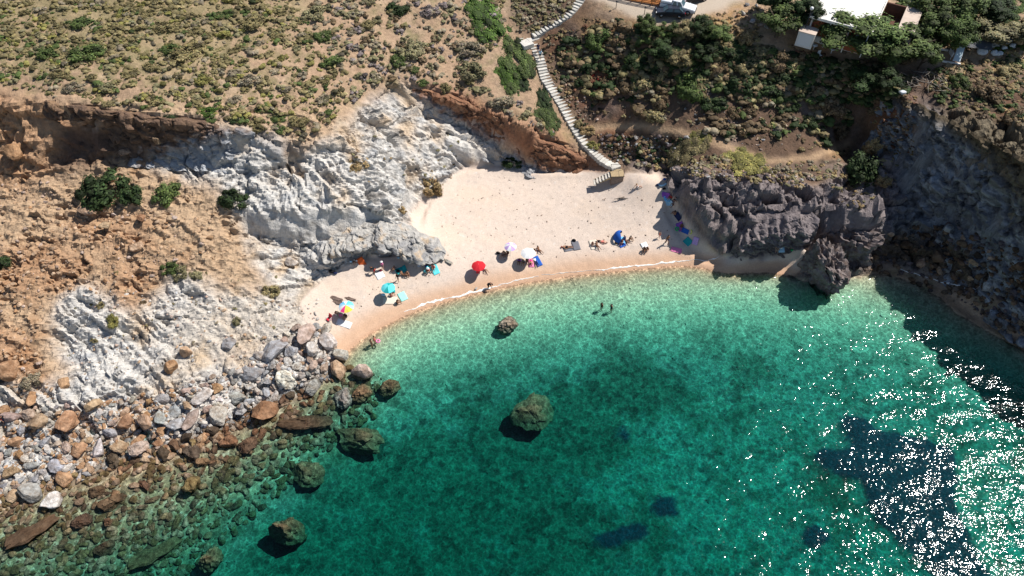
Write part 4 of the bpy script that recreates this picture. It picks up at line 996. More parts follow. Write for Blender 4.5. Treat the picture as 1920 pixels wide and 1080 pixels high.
for (px, py) in rand_in(HILL, 1200, rv):
    dens = .5 + .5 * float(msample(MCOV, np.array([px]), np.array([py]))[0])
    w = (24 + 34 * rv.random() ** 2.2) * (.75 + .35 * dens)
    if rv.random() > dens: continue
    p = ground(px, py); s = w * mpp(p) / 2
    if any((p.x - a) ** 2 + (p.y - b) ** 2 < (.8 * (s + c)) ** 2 for a, b, c in SHR): continue
    c = hill_colour(px, py)
    where = 'on the hill above the white cliff' if px > 560 else 'on the left hill near the top edge' if py < 90 else 'on the left hill near the cliff edge'
    o_ = put_shrub(px, py, w, w * .62, c, f'low {CL[c]} cushion shrub {where}', group='cushion shrubs of the dry hill', meshes=CUSH if w < 26 else BUSH)
    HILL_SHRUBS.append((o_, px, py, f'low {CL[c]} shrub')); nb_ += 1
    if nb_ >= 190: break
FOLS = []
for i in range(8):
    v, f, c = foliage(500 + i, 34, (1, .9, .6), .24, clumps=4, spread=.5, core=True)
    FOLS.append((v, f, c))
def fol_cover(name, label, spec):
    Vs, Fs, Cs, off = [], [], [], 0
    for (poly, n, lo, hi, cf, mask) in spec:
        for (px, py) in rand_in(poly, n, rv):
            if mask is not None and rv.random() > mask(px, py): continue
            h = BV.ray_cast(Vector((0, 0, CAM_H)), ray(px, py))[0]
            if h is None or h.z < .5 or float(msample(Z_PATH, np.array([px]), np.array([py + 5]))[0]) > .05: continue
            s = (lo + (hi - lo) * rv.random() ** 2) * mpp(h) / 2
            v, f, c = FOLS[rv.randrange(8)]
            a = rv.uniform(0, 6.28); ca, sa = math.cos(a), math.sin(a)
            w = np.stack([v[:, 0] * ca - v[:, 1] * sa, v[:, 0] * sa + v[:, 1] * ca, v[:, 2] * rv.uniform(.8, 1.2)], -1) * s + np.array((h.x, h.y, h.z - .1 * s))
            Vs.append(w); Fs.append(f + off); off += len(v)
            Cs.append(np.clip(c * (np.array(VC[cf(px, py)]) * rv.uniform(.8, 1.2))[None], 0, .6))
    V, F, C = np.concatenate(Vs), np.concatenate(Fs), np.concatenate(Cs)
    # the core triangles carry a doubled last corner: write them as triangles
    tri = F[:, 2] == F[:, 3]
    tris = np.concatenate([F[tri][:, :3], F[~tri][:, [0, 1, 2]], F[~tri][:, [0, 2, 3]]])
    me = mesh_np(name, V, tris, MAT['leaf'], C, smooth=False)
    return link(name, me, kind='stuff', label=label)
def clump(px, py, sc=60): return float(sstep(-.25, .25, fbm(np.array([px / sc]), np.array([py / sc * 1.5]), np.array([.5]), 3)[0]))
def hm(px, py): return (.35 + .65 * clump(px, py)) * (.55 + .45 * float(msample(MCOV, np.array([px]), np.array([py]))[0]))
fol_cover('scrub', 'low dry scrub covering the hill above the cove', [
    (HILL, 6200, 6, 28, hill_colour, hm),
    ([(-150,-120),(1000,-120),(960,-5),(-150,-5)], 900, 8, 26, hill_colour, None),
    ([(955,-5),(1090,-5),(1060,30),(1000,60),(965,55)], 190, 6, 20, lambda a, b: rv.choice(['sage', 'olive', 'grey']), None)])
DK = lambda a, b: rv.choice(['brown', 'brown', 'green', 'dark', 'tangreen', 'brown', 'grey', 'dark', 'olive'])
fol_cover('undergrowth', 'dark dry undergrowth on the shaded right slope', [
    ([(1040,70),(1160,35),(1210,75),(1440,100),(1600,120),(1720,140),(1690,190),(1640,190),(1560,270),(1400,262),(1230,235),(1110,228),(1060,180)], 2600, 8, 44, DK, lambda a, b: (.25 + .75 * (b < 190)) * (.2 + .8 * clump(a, b, 80))),
    ([(1200,50),(1440,92),(1640,120),(1700,150),(1640,190),(1400,185),(1210,130)], 1300, 12, 40, lambda a, b: rv.choice(['dark', 'dark', 'brown', 'green', 'tangreen']), None),
    ([(1740,130),(1930,100),(1930,235),(1790,205),(1745,180)], 420, 8, 26, lambda a, b: rv.choice(['brown', 'tangreen', 'brown', 'green', 'dark', 'dry']), None),
    ([(1160,300),(1240,300),(1340,285),(1440,305),(1580,300),(1580,335),(1500,352),(1330,335),(1240,318)], 330, 6, 20, lambda a, b: rv.choice(['sage', 'dry', 'tangreen', 'grey']), None),
    ([(1090,30),(1205,55),(1195,90),(1100,90)], 160, 5, 15, lambda a, b: rv.choice(['dry', 'dry', 'brown', 'rust']), None),
    ([(1310,30),(1420,15),(1430,90),(1300,70)], 160, 6, 18, lambda a, b: rv.choice(['dry', 'tangreen', 'brown']), None),
    ([(1015,75),(1060,50),(1110,60),(1080,180),(1100,235),(1070,215),(1045,165),(1025,125)], 200, 5, 16, lambda a, b: rv.choice(['brown', 'rust', 'grey', 'brown', 'dry', 'dark']), None),
    ([(1105,248),(1290,258),(1250,308),(1150,300)], 110, 6, 22, lambda a, b: rv.choice(['dark', 'sage', 'brown', 'dark', 'dry']), None),
    ([(1102,135),(1152,108),(1146,160),(1100,170)], 60, 4, 11, lambda a, b: 'redleaf', None),
    ([(1500,272),(1592,256),(1602,290),(1470,304)], 110, 5, 16, lambda a, b: rv.choice(['dry', 'dry', 'brown', 'tangreen']), None),
    ([(1110,145),(1165,120),(1155,165),(1110,175)], 60, 5, 12, lambda a, b: 'rust', None),
    ([(1480,80),(1560,100),(1550,150),(1490,140)], 80, 6, 16, lambda a, b: rv.choice(['rust', 'brown', 'dry']), None),
    ([(1560,330),(1690,290),(1680,340),(1600,400),(1560,380)], 60, 6, 18, lambda a, b: rv.choice(['dry', 'sage', 'brown', 'tangreen']), None),
    ([(1640,190),(1720,170),(1712,290),(1640,290)], 120, 5, 15, lambda a, b: rv.choice(['rust', 'dry', 'brown', 'dry']), None),
    ([(640,250),(860,250),(860,340),(760,370),(640,330)], 35, 5, 12, lambda a, b: rv.choice(['dry', 'sage']), None),
    ([(150,480),(560,520),(560,620),(300,700),(100,700)], 40, 5, 13, lambda a, b: rv.choice(['olive', 'sage', 'grey']), None),
    ([(1680,60),(1930,40),(1930,110),(1820,90),(1700,110)], 350, 8, 24, lambda a, b: rv.choice(['green', 'tangreen', 'brown', 'dry', 'vivid']), None),
    ([(1420,-80),(2000,-80),(2000,40),(1640,40),(1640,-5),(1420,-5)], 400, 14, 34, lambda a, b: rv.choice(['green', 'vivid', 'dark']), None)])
# brown and green bushes of the right slope, one by one
nr = 0
for (px, py) in rand_in([(1060,80),(1210,80),(1440,105),(1600,125),(1720,145),(1640,190),(1560,250),(1380,215),(1210,200),(1080,180)], 400, rv):
    w = 22 + 26 * rv.random()
    p = ground(px, py); s = w * mpp(p) / 2
    if any((p.x - a) ** 2 + (p.y - b) ** 2 < (.75 * (s + c)) ** 2 for a, b, c in SHR): continue
    c = rv.choice(['brown', 'tangreen', 'green', 'dark', 'brown', 'dark'])
    o_ = put_shrub(px, py, w, w * .9, c, f'{CL[c]} bush among the shaded scrub of the right slope', group='bushes of the right slope', name='bush', cat='bush')
    SLOPE_BUSHES.append((o_, px, py, f'{CL[c]} bush')); nr += 1
    if nr >= 75: break
# trees
def tube(bmv, pts, rads, n=7):
    """appends a tapered tube to (V, F)"""
    V, F = bmv; b0 = len(V); pts = [Vector(p) for p in pts]
    for i, p in enumerate(pts):
        t = (pts[min(i + 1, len(pts) - 1)] - pts[max(i - 1, 0)]).normalized()
        a = t.orthogonal().normalized(); b = t.cross(a)
        for k in range(n):
            q = p + (a * math.cos(6.2832 * k / n) + b * math.sin(6.2832 * k / n)) * rads[i]; V.append(q[:])
    for i in range(len(pts) - 1):
        for k in range(n):
            F.append((b0 + i * n + k, b0 + i * n + (k + 1) % n, b0 + (i + 1) * n + (k + 1) % n, b0 + (i + 1) * n + k))
    F.append(tuple(b0 + k for k in range(n))[::-1]); F.append(tuple(b0 + (len(pts) - 1) * n + k for k in range(n)))
def simple(name, V, F, mat, smooth=True):
    me = bpy.data.meshes.new(name); me.from_pydata([tuple(v) for v in V], [], [tuple(f) for f in F]); me.update()
    me.polygons.foreach_set('use_smooth', np.full(len(me.polygons), smooth))
    if mat is not None: me.materials.append(mat)
    return me
TREE = []
for i in range(4):
    r = random.Random(600 + i); V, F = [], []
    tube((V, F), [(0, 0, -.3), (.02, .03, .3), (r.uniform(-.08, .08), .05, .7)], [.09, .065, .05])
    for k in range(6):
        a = k * 1.05 + r.random(); h = r.uniform(.35, .7)
        tube((V, F), [(0.02, .03, h - .1), (.3 * math.cos(a), .3 * math.sin(a), h + .15), (.6 * math.cos(a), .6 * math.sin(a), h + .45)], [.04, .028, .012], 5)
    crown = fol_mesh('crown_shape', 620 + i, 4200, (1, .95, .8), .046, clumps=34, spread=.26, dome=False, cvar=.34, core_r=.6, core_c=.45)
    TREE.append((simple('trunk_shape', V, F, MAT['bark']), crown))
def put_tree(px, py, w, hgt, colour, label, group=None):
    p = ground(px, py + 20); w *= 1.22; s = w * mpp(p) / 2
    r = bpy.data.objects.new('tree', None); COL.objects.link(r); r.location = p; r['label'] = label; r['category'] = 'tree'
    if group: r['group'] = group
    i = rv.randrange(4); t = link('trunk', TREE[i][0], r); t.scale = (s * .9, s * .9, hgt * .8); 
    c = link('crown', TREE[i][1], r); c.location = (0, 0, hgt * .62); c.scale = (s, s, hgt * .52); c.rotation_euler = (0, 0, rv.uniform(0, 6.28))
    k = VC[colour]; c.color = (*k, 1); c['label'] = 'dense leafy crown'; return r
for a in [(1455,50,84,4.5,'green','green tree left of the white roof'), (1500,32,70,5,'dark','dark tree close against the left side of the white roof'), (1445,12,70,4.5,'dark','dark tree at the top edge left of the house'),
          (1582,78,126,5.4,'green','tall green tree in front of the white roof'), (1630,86,112,5.4,'pine','light green tree in front of the dark courtyard'), (1690,96,112,5.2,'green','green tree below the beige terrace'), (1660,112,60,4,'green','lower green tree in the shade under the terrace tree'), (1722,110,56,4.2,'green','small green tree right of the terrace tree'),
          (1740,60,86,5.2,'green','green tree behind the junk yard'), (1780,76,70,5,'pine','light green tree behind the solar heater'), (1730,22,80,5,'green','tree at the top edge right of the terrace'), (1790,30,84,5.2,'green','dark green tree at the top edge above the solar heater'), (1850,22,84,4,'dark','dark tree at the top edge near the right corner'), (1910,60,70,3.2,'sage','grey green tree at the right edge above the junk pile'), (1850,62,80,3.2,'sage','grey green low tree above the junk pile'),
          (1212,48,48,3.2,'green','dark green small tree at the corner of the parking lot'), (1250,56,44,2.8,'pine','light green small tree beside the dark car'), (1282,56,46,3,'tangreen','olive small tree below the white pickup'), (1308,52,56,3.4,'dark','dark green tree below the parking lot edge'), (1340,66,56,3.2,'green','green tree right of the dark one below the parking lot'), (1320,100,60,3.4,'dark','dark tree on the slope under the parking lot'), (1240,95,54,3.2,'dark','dark tree in the gully left of the others'), (1270,110,48,3,'tangreen','olive tree in the middle of the dark slope'), (1610,150,80,3.4,'dark','very dark tree in the shade below the yard'), (1660,150,60,3.2,'dark','dark tree at the head of the gully')]:
    put_tree(*a)
# heap of cut grey branches
V, F = [], []
rt = random.Random(3)
p = ground(1725, 158); k = mpp(p)
for i in range(46):
    a = rt.uniform(0, 6.28); L_ = rt.uniform(1.0, 3.2); c = Vector((rt.uniform(-3, 3), rt.uniform(-1.8, 1.8), rt.uniform(.2, 1.1)))
    d = Vector((math.cos(a), math.sin(a), rt.uniform(-.3, .3))) * L_ * .5
    tube((V, F), [c - d, c + Vector((rt.uniform(-.2, .2), rt.uniform(-.2, .2), .1)), c + d], [.05, .04, .015], 4)
MAT['deadwood'] = wood_mat('dead_wood', (.22, .19, .16), (.34, .30, .26))
o = link('branch_pile', simple('branch_pile', V, F, MAT['deadwood']), label='tangled pile of cut grey branches below the yard', cat='branch pile'); o.location = p
# ------------------------------------------------------------------ plain materials and solid shapes
def plain(name, c, rough=.8, metal=0.0, var=.12, scale=8, bump=.2, spec=.3):
    m, nt, b = new_mat(name); b.inputs['Roughness'].default_value = rough; b.inputs['Metallic'].default_value = metal
    b.inputs['Specular IOR Level'].default_value = spec
    rgb = nd(nt, 'ShaderNodeRGB'); rgb.outputs[0].default_value = (*c, 1)
    grain(nt, b, rgb.outputs[0], scale, var, bump, .02); return m
def tinted(name, rough=.8, var=.15, scale=20):
    m, nt, b = new_mat(name); b.inputs['Roughness'].default_value = rough
    oi = nd(nt, 'ShaderNodeObjectInfo'); grain(nt, b, oi.outputs['Color'], scale, var, .15, .01); return m
for nm, a in dict(concrete=((.58,.55,.50),.9,0,.22,3,.4), whitewall=((.72,.70,.66),.8,0,.1,1.5,.2), roofwhite=((.70,.68,.64),.8,0,.3,.9,.2), terra=((.30,.09,.045),.85), beige=((.52,.42,.35),.9,0,.12,1.2), courtbrown=((.10,.045,.03),.9,0,.3,3),
                  timber=((.42,.17,.05),.7,0,.25,5), darkmetal=((.03,.03,.035),.5,.3), whitemetal=((.7,.72,.74),.35,0,.05), carwhite=((.72,.74,.76),.25,0,.02,3,.02,.6), cardark=((.028,.032,.045),.22,0,.02,3,.02,.6), glass=((.05,.09,.11),.08,0,.02,3,0,.8), tyre=((.02,.02,.02),.9), rim=((.45,.46,.48),.35,.8),
                  lampglass=((.75,.75,.74),.3), tarp=((.085,.09,.10),.75,0,.25,2,.4), palletwood=((.36,.27,.16),.9,0,.25,5), bagwhite=((.62,.66,.68),.6,0,.15,5,.5), cinder=((.42,.43,.42),.95), foam=((.80,.78,.74),.9,0,.05,5,.5), driftwood=((.22,.18,.15),.9,0,.3,8), panelglass=((.50,.62,.68),.15,0,.05), red=((.55,.02,.04),.6), masonry=((.26,.19,.15),.95,0,.35,3,.6), black=((.015,.015,.017),.6)).items():
    MAT[nm] = plain(nm, *a)
MAT['concrete'] = tinted('concrete', .9, .28, 2.5)
MAT['fabric'] = tinted('fabric', .85); MAT['skin'] = tinted('skin', .6, .06, 8); MAT['plastic'] = tinted('plastic', .35, .04)
def box_vf(VF, c, s, rz=0.0, rot=None):
    V, F = VF; b = len(V); M = rot if rot is not None else Matrix.Rotation(rz, 3, 'Z'); c = Vector(c)
    for z in (-.5, .5):
        for y in (-.5, .5):
            for x in (-.5, .5): V.append((c + M @ Vector((x * s[0], y * s[1], z * s[2])))[:])
    for q in ((0,2,3,1),(4,5,7,6),(0,1,5,4),(2,6,7,3),(0,4,6,2),(1,3,7,5)): F.append(tuple(b + i for i in q))
def box_o(name, c, s, mat, parent=None, rz=0.0, bevel=.02, rot=None):
    V, F = [], []; box_vf((V, F), c, s, rz, rot)
    me = simple(name, V, F, MAT[mat] if isinstance(mat, str) else mat, False)
    if bevel:
        bm = bmesh.new(); bm.from_mesh(me); bmesh.ops.bevel(bm, geom=bm.edges[:], offset=min(bevel, min(s) * .3), segments=1, affect='EDGES'); bm.to_mesh(me); bm.free()
    return link(name, me, parent)
def tube_o(name, pts, rads, mat, parent=None, n=10):
    V, F = [], []; tube((V, F), pts, rads, n); return link(name, simple(name, V, F, MAT[mat]), parent)
def prism_o(name, poly, axis_, lo, hi, mat, parent=None, bevel=.03, shrink=1.0):
    """polygon in (x, z) extruded along y, the far ends may be drawn in"""
    V = [(x, lo, z) for x, z in poly] + [(x, hi, z) for x, z in poly]; n = len(poly)
    F = [tuple(range(n)), tuple(range(2 * n - 1, n - 1, -1))] + [(i, n + i, n + (i + 1) % n, (i + 1) % n) for i in range(n)]
    me = simple(name, V, F, MAT[mat], False)
    bm = bmesh.new(); bm.from_mesh(me); bmesh.ops.recalc_face_normals(bm, faces=bm.faces[:])
    if bevel: bmesh.ops.bevel(bm, geom=bm.edges[:], offset=bevel, segments=2, affect='EDGES')
    bm.to_mesh(me); bm.free(); return link(name, me, parent)
def thing(name, loc, label, cat, group=None, rz=0.0):
    o = bpy.data.objects.new(name, None); COL.objects.link(o); o.location = loc; o.rotation_euler = (0, 0, rz)
    o['label'] = label; o['category'] = cat
    if group: o['group'] = group
    return o

# ------------------------------------------------------------------ the stairs
def stair_line(pts, step, zs0=None):
    P = [ground(*p) for p in pts]; xy = [(p.x, p.y) for p in P]
    d = [0]
    for a, b in zip(xy[:-1], xy[1:]): d.append(d[-1] + math.hypot(b[0] - a[0], b[1] - a[1]))
    n = int(d[-1] / step); out = []
    for i in range(n + 1):
        s = i * step; j = max(k for k in range(len(d)) if d[k] <= s + 1e-9); j = min(j, len(d) - 2)
        t = (s - d[j]) / max(d[j + 1] - d[j], 1e-6)
        x, y = xy[j][0] + (xy[j + 1][0] - xy[j][0]) * t, xy[j][1] + (xy[j + 1][1] - xy[j][1]) * t
        dx, dy = xy[j + 1][0] - xy[j][0], xy[j + 1][1] - xy[j][1]
        out.append([x, y, gz(x, y), math.atan2(dy, dx)])
    a = np.array(out); z = a[:, 2]
    k = np.ones(9) / 9; zz = np.convolve(np.pad(z, 4, mode='edge'), k, 'valid'); zz = np.maximum.accumulate(np.maximum(zz, z * .6 + zz * .4)) + .10
    an = np.unwrap(a[:, 3]); an = np.convolve(np.pad(an, 4, mode='edge'), k, 'valid')
    a[:, 2], a[:, 3] = zz, an
    return a
STEPB = {}
def step_mesh(w, t):
    key = (round(w, 1), round(t, 2))
    if key not in STEPB:
        V, F = [], []; box_vf((V, F), (0, 0, -.35), (t, w, .7)); me = simple('step_shape', V, F, MAT['concrete'], False)
        bm = bmesh.new(); bm.from_mesh(me); bmesh.ops.bevel(bm, geom=bm.edges[:], offset=.02, segments=1, affect='EDGES'); bm.to_mesh(me); bm.free(); STEPB[key] = me
    return STEPB[key]
rs = random.Random(9)
def stairs(pts, step, width, label, landings=()):
    a = stair_line(pts, step); r = thing('staircase', a[0][:3], label, 'stairs')
    for i, (x, y, z, an) in enumerate(a):
        o = link('step', step_mesh(width, step * 1.04), r); o.location = (x - a[0][0] + rs.uniform(-.03, .03), y - a[0][1], z - a[0][2] + rs.uniform(-.015, .015)); o.rotation_euler = (0, 0, an + rs.uniform(-.05, .05)); g = .56 * rs.uniform(.72, 1.1); o.color = (g, g * .95, g * .86, 1); o.scale = (rs.choice([1, 1, 1, .9]), rs.uniform(.92, 1.06), 1)
    return a
SA = stairs([(1146,309),(1120,291),(1098,268),(1075,235),(1056,200),(1040,173),(1024,150),(1017,130),(1011,108),(1004,88),(999,78)], .47, 1.5, 'long pale concrete stairs climbing from the beach along the slope')
SB = stairs([(1002,68),(1022,54),(1040,44),(1058,33),(1070,24),(1082,10),(1092,-4),(1098,-20)], .52, 1.25, 'upper flight of pale concrete stairs curving up to the parking lot')
p = ground(988, 70)
r = thing('landing', (p.x, p.y, p.z), 'pale concrete landing between the two flights of stairs', 'landing')
lz = (SA[-1][2] + SB[0][2]) / 2 - p.z
for i, (dx, dy) in enumerate(((-.9, .55), (.75, .1), (-.1, -1.2))): box_o('slab', (dx, dy, lz - .3 - i * .03), (1.75, 1.7, .7), 'concrete', r, .5, .03).color = (.55, .52, .47, 1)
# lower steps to the beach with their stone base
p = ground(1148, 342); k = mpp(p)
r = thing('beach_steps', (p.x, p.y, p.z), 'short wooden steps with a railed platform on a stone base behind the beach', 'steps')
W_ = lambda px, py, z: (at(px, py, z)[0] - p.x, at(px, py, z)[1] - p.y, z - p.z)
zt = p.z + 1.55
c = W_(1157, 324, zt)
box_o('platform', (c[0], c[1], c[2] - .08), (1.9, 1.55, .16), 'palletwood', r, .06)
box_o('stone_base', (c[0], c[1] - .05, c[2] / 2 - .3), (1.75, 1.5, c[2] + .25), 'masonry', r, .06, .06)
for i in range(6):
    z = c[2] - .22 * (i + 1)
    box_o('step', (c[0] - 1.12 - .40 * i, c[1] - .07 * i - .12, z - .06), (.36, 1.15, .12), 'concrete', r, .06).color = (.5, .46, .40, 1)
V, F = [], []
for s in (-.6, .45): box_vf((V, F), (c[0] - 2.05, c[1] - .18 + s, c[2] - .95), (2.6, .1, .22), rot=Matrix.Rotation(-.50, 3, 'Y'))
link('stringer', simple('stringer', V, F, MAT['palletwood'], False), r)
for dx, dy in ((.9, .7), (.9, -.7), (-.85, .75)): tube_o('railing_post', [(c[0] + dx, c[1] + dy, c[2] - .1), (c[0] + dx, c[1] + dy, c[2] + .95)], [.035, .035], 'darkmetal', r, 6)
tube_o('handrail', [(c[0] - .85, c[1] + .75, c[2] + .95), (c[0] + .9, c[1] + .7, c[2] + .95), (c[0] + .9, c[1] - .7, c[2] + .95)], [.03, .03, .03], 'darkmetal', r, 6)
box_o('top_slab', (c[0] - .25, c[1] + 1.15, c[2] + .1), (1.5, 1.0, .5), 'concrete', r, .5).color = (.5, .47, .42, 1)

# ------------------------------------------------------------------ vehicles
def car(px, py, heading_px, label, kind, paint):
    p = ground(px, py); q = ground(*heading_px); yaw = math.atan2(q.y - p.y, q.x - p.x)
    r = thing('pickup_truck' if kind == 'pickup' else 'car', (p.x, p.y, p.z + .02), label, 'car' if kind != 'pickup' else 'pickup', 'vehicles on the parking lot', yaw)
    if kind == 'pickup': Lh, Wd = 2.6, .9; low = [(-2.6,.42),(2.55,.40),(2.62,.62),(2.55,.92),(1.25,1.08),(.9,1.12),(-.85,1.12),(-2.6,1.10)]; cab = [(.95,1.08),(.35,1.72),(-.75,1.76),(-.98,1.10)]; ax = (-1.65, 1.65)
    else: Lh, Wd = 2.1, .86; low = [(-2.1,.32),(2.05,.30),(2.15,.55),(2.05,.78),(1.05,.92),(-1.75,.95),(-2.1,.85)]; cab = [(1.15,.88),(.42,1.40),(-1.15,1.42),(-1.8,.92)]; ax = (-1.28, 1.32)
    prism_o('body', low, 'y', -Wd, Wd, paint, r, .07)
    wn = .73 * Wd / .86
    n = len(cab); V = [(x, (-.80 if z < 1.2 and z < cab[1][1] - .2 else -.62) * Wd / .86, z) for x, z in cab] + [(x, (.80 if z < cab[1][1] - .2 else .62) * Wd / .86, z) for x, z in cab]
    F = [(0,1,2,3),(7,6,5,4),(0,4,5,1),(1,5,6,2),(2,6,7,3),(3,7,4,0)]
    me = simple('cabin', V, F, MAT[paint], False); bm = bmesh.new(); bm.from_mesh(me); bmesh.ops.recalc_face_normals(bm, faces=bm.faces[:]); bmesh.ops.bevel(bm, geom=bm.edges[:], offset=.04, segments=2, affect='EDGES'); bm.to_mesh(me); bm.free(); link('cabin', me, r)
    Vv = [Vector(v) for v in V]
    def pane(nm, ids, inset, split=None):
        q_ = [Vv[i] for i in ids]; cen = sum(q_, Vector()) / 4; nrm = (q_[1] - q_[0]).cross(q_[2] - q_[0]).normalized()
        if nrm.dot(cen - Vector((0, 0, 1))) < 0: nrm = -nrm
        spans = split or [(0, 1)]
        for a, b in spans:
            w = [q_[0].lerp(q_[3], a), q_[1].lerp(q_[2], a), q_[1].lerp(q_[2], b), q_[0].lerp(q_[3], b)]; cc = sum(w, Vector()) / 4
            w = [cc + (x - cc) * inset + nrm * .012 for x in w]; link(nm, simple(nm, [x - nrm * .03 for x in w] + w, [(4,5,6,7),(0,1,5,4),(1,2,6,5),(2,3,7,6),(3,0,4,7)], MAT['glass'], False), r)
    pane('windscreen', (0, 1, 5, 4), .86); pane('rear_window', (3, 2, 6, 7), .84)
    pane('side_window', (0, 1, 2, 3), .80, [(.06, .48), (.52, .94)]); pane('side_window', (4, 5, 6, 7), .80, [(.06, .48), (.52, .94)])
    R_ = .38 if kind == 'pickup' else .31
    for x in ax:
        for s in (-1, 1):
            w = tube_o('wheel', [(x, s * (Wd - .16), R_), (x, s * (Wd + .03), R_)], [R_, R_], 'tyre', r, 18); tube_o('rim', [(x, s * (Wd - .02), R_), (x, s * (Wd + .04), R_)], [R_ * .6, R_ * .55], 'rim', w, 12)
    hz = .78 if kind == 'pickup' else .66
    for s in (-1, 1):
        box_o('headlight', (low[2][0] - .05, s * Wd * .72, hz), (.12, .32, .14), 'lampglass', r); box_o('tail_light', (low[0][0] + .01, s * Wd * .82, hz + .12), (.08, .18, .22), 'red', r)
        box_o('wing_mirror', (cab[0][0] - .15, s * (Wd + .06), cab[0][1] + .12), (.12, .2, .12), paint, r)
    box_o('front_bumper', (low[1][0] + .06, 0, .45), (.14, Wd * 1.9, .16), 'black', r); box_o('rear_bumper', (low[0][0] - .02, 0, .48), (.12, Wd * 1.9, .14), 'black', r)
    if kind == 'pickup': box_o('load_bed', (-1.78, 0, 1.105), (1.5, Wd * 1.65, .03), 'black', r); box_o('bed_cover', (-1.78, 0, 1.34), (1.55, Wd * 1.72, .42), paint, r, 0, .08)
car(1270, 20, (1310, 30), 'white double cab pickup parked behind the dark car', 'pickup', 'carwhite')
car(1256, 29, (1216, 28), 'dark blue grey car parked in front of the white pickup', 'car', 'cardark')
car(1300, 2, (1340, -12), 'black car mostly cut off by the top edge of the picture', 'car', 'black')

# ------------------------------------------------------------------ timber bar at the top edge
p = ground(1200, 14)
a0, a1 = ground(1118, -10), ground(1240, 14); yaw = math.atan2(a1.y - a0.y, a1.x - a0.x)
r = thing('timber_terrace', (a1.x, a1.y, a1.z), 'orange timber terrace with slatted railing at the top edge of the picture', 'terrace', None, yaw)
Ln = 7.5
for i in range(26): box_o('deck_board', (-Ln / 2, .10 + i * .17, .28), (Ln, .15, .05), 'timber', r, 0, .01)
for i in range(6): box_o('railing_post', (-Ln * i / 5, 0, .62), (.12, .12, 1.2), 'timber', r)
for z in (.45, .7, .95, 1.2): box_o('rail', (-Ln / 2, -.075, z), (Ln, .04, .13), 'timber', r, 0, .01)
for i in range(6): box_o('side_post', (.0, .6 + i * .8, .62), (.1, .1, 1.2), 'timber', r)
for z in (.5, .85, 1.2): box_o('side_rail', (.07, 2.4, z), (.04, 4.4, .12), 'timber', r, 0, .01)
for i in range(4):
    t = thing('terrace_table', r.matrix_basis @ Vector((-1.0 - 1.7 * i, 1.3, .31)), ['orange table nearest the corner of the timber terrace', 'orange table second from the corner of the timber terrace', 'orange table third from the corner of the timber terrace', 'orange table farthest from the corner of the timber terrace'][i], 'table', 'tables on the timber terrace', yaw)
    box_o('tabletop', (0, 0, .74), (.8, .8, .05), 'terra', t); 
    for sx in (-1, 1):
        for sy in (-1, 1): box_o('leg', (sx * .33, sy * .33, .36), (.06, .06, .72), 'timber', t)
def bollard_lamp(px, py, h, label):
    p = ground(px, py); r = thing('lamp_post', p, label, 'lamp post'); tube_o('pole', [(0, 0, -.2), (0, 0, h)], [.05, .04], 'darkmetal', r, 8); tube_o('lamp_head', [(0, 0, h), (0, 0, h + .12)], [.16, .12], 'darkmetal', r, 10)
bollard_lamp(1155, 15, 1.0, 'short dark lamp post by the lane in front of the timber terrace'); bollard_lamp(1208, 27, 1.1, 'short dark post at the end of the lane beside the timber terrace')

# ------------------------------------------------------------------ house
ZR = gz(*at(1540, 70, 17.5)[:2]) + 3.2
A_, B_ = Vector(at(1521, 33, ZR)), Vector(at(1640, 64, ZR)); ang = math.atan2(B_.y - A_.y, B_.x - A_.x)
r = thing('house', (A_.x, A_.y, ZR - 3.2), 'white flat roofed house with a terracotta front behind the trees', 'house', None, ang)
Hh = 3.2
box_o('wall', (4.1, 4.7, Hh / 2 - .4), (7.8, 7.6, Hh + .6), 'whitewall', r)
box_o('front_wall', (4.1, .86, Hh / 2 - .4), (7.6, .07, Hh + .4), 'terra', r, 0, .005)
box_o('roof', (4.1, 4.9, Hh + .02), (8.6, 10.0, .22), 'roofwhite', r)
for c, s in (((4.1, -.02, Hh + .2), (8.6, .16, .16)), ((-.12, 4.9, Hh + .2), (.16, 9.7, .16)), ((8.32, 4.9, Hh + .2), (.16, 9.7, .16))): box_o('parapet', c, s, 'roofwhite', r)
for i in range(3):
    w = box_o('window', (2.6 + 2.2 * i, .82, 1.5), (1.2, .06, 1.1), 'whitewall', r); box_o('pane', (2.6 + 2.2 * i, .78, 1.5), (1.0, .05, .9), 'glass', w)
box_o('door', (1.1, .80, 1.0), (.9, .06, 2.1), 'timber', r)
for i in range(3): box_o('roof_pipe', (2.0 + i * .5, 7.4 + .2 * i, Hh + .25), (.5, .12, .2), 'courtbrown', r, .5)
for x in (.2, 2.8, 5.4, 8.0): box_o('porch_post', (x, .1, Hh / 2 - .4), (.14, .14, Hh + .5), 'whitewall', r)
box_o('courtyard_floor', (9.75, 6.6, 1.4), (2.6, 5.4, .2), 'courtbrown', r)
box_o('courtyard_wall', (9.75, 9.4, 2.2), (2.6, .3, 2.2), 'courtbrown', r)
box_o('courtyard_front', (9.75, 3.8, 1.0), (2.6, .25, 3.6), 'whitewall', r)
box_o('terrace', (12.2, 8.2, 1.45), (2.2, 9.4, 3.2), 'beige', r)
box_o('annex', (.35, -1.1, .8), (2.3, 1.8, 2.2), 'whitewall', r); box_o('annex_roof', (.35, -1.05, 1.93), (2.4, 2.0, .1), 'beige', r); box_o('annex_door', (.35, -2.02, .85), (1.8, .04, 1.7), 'whitemetal', r)
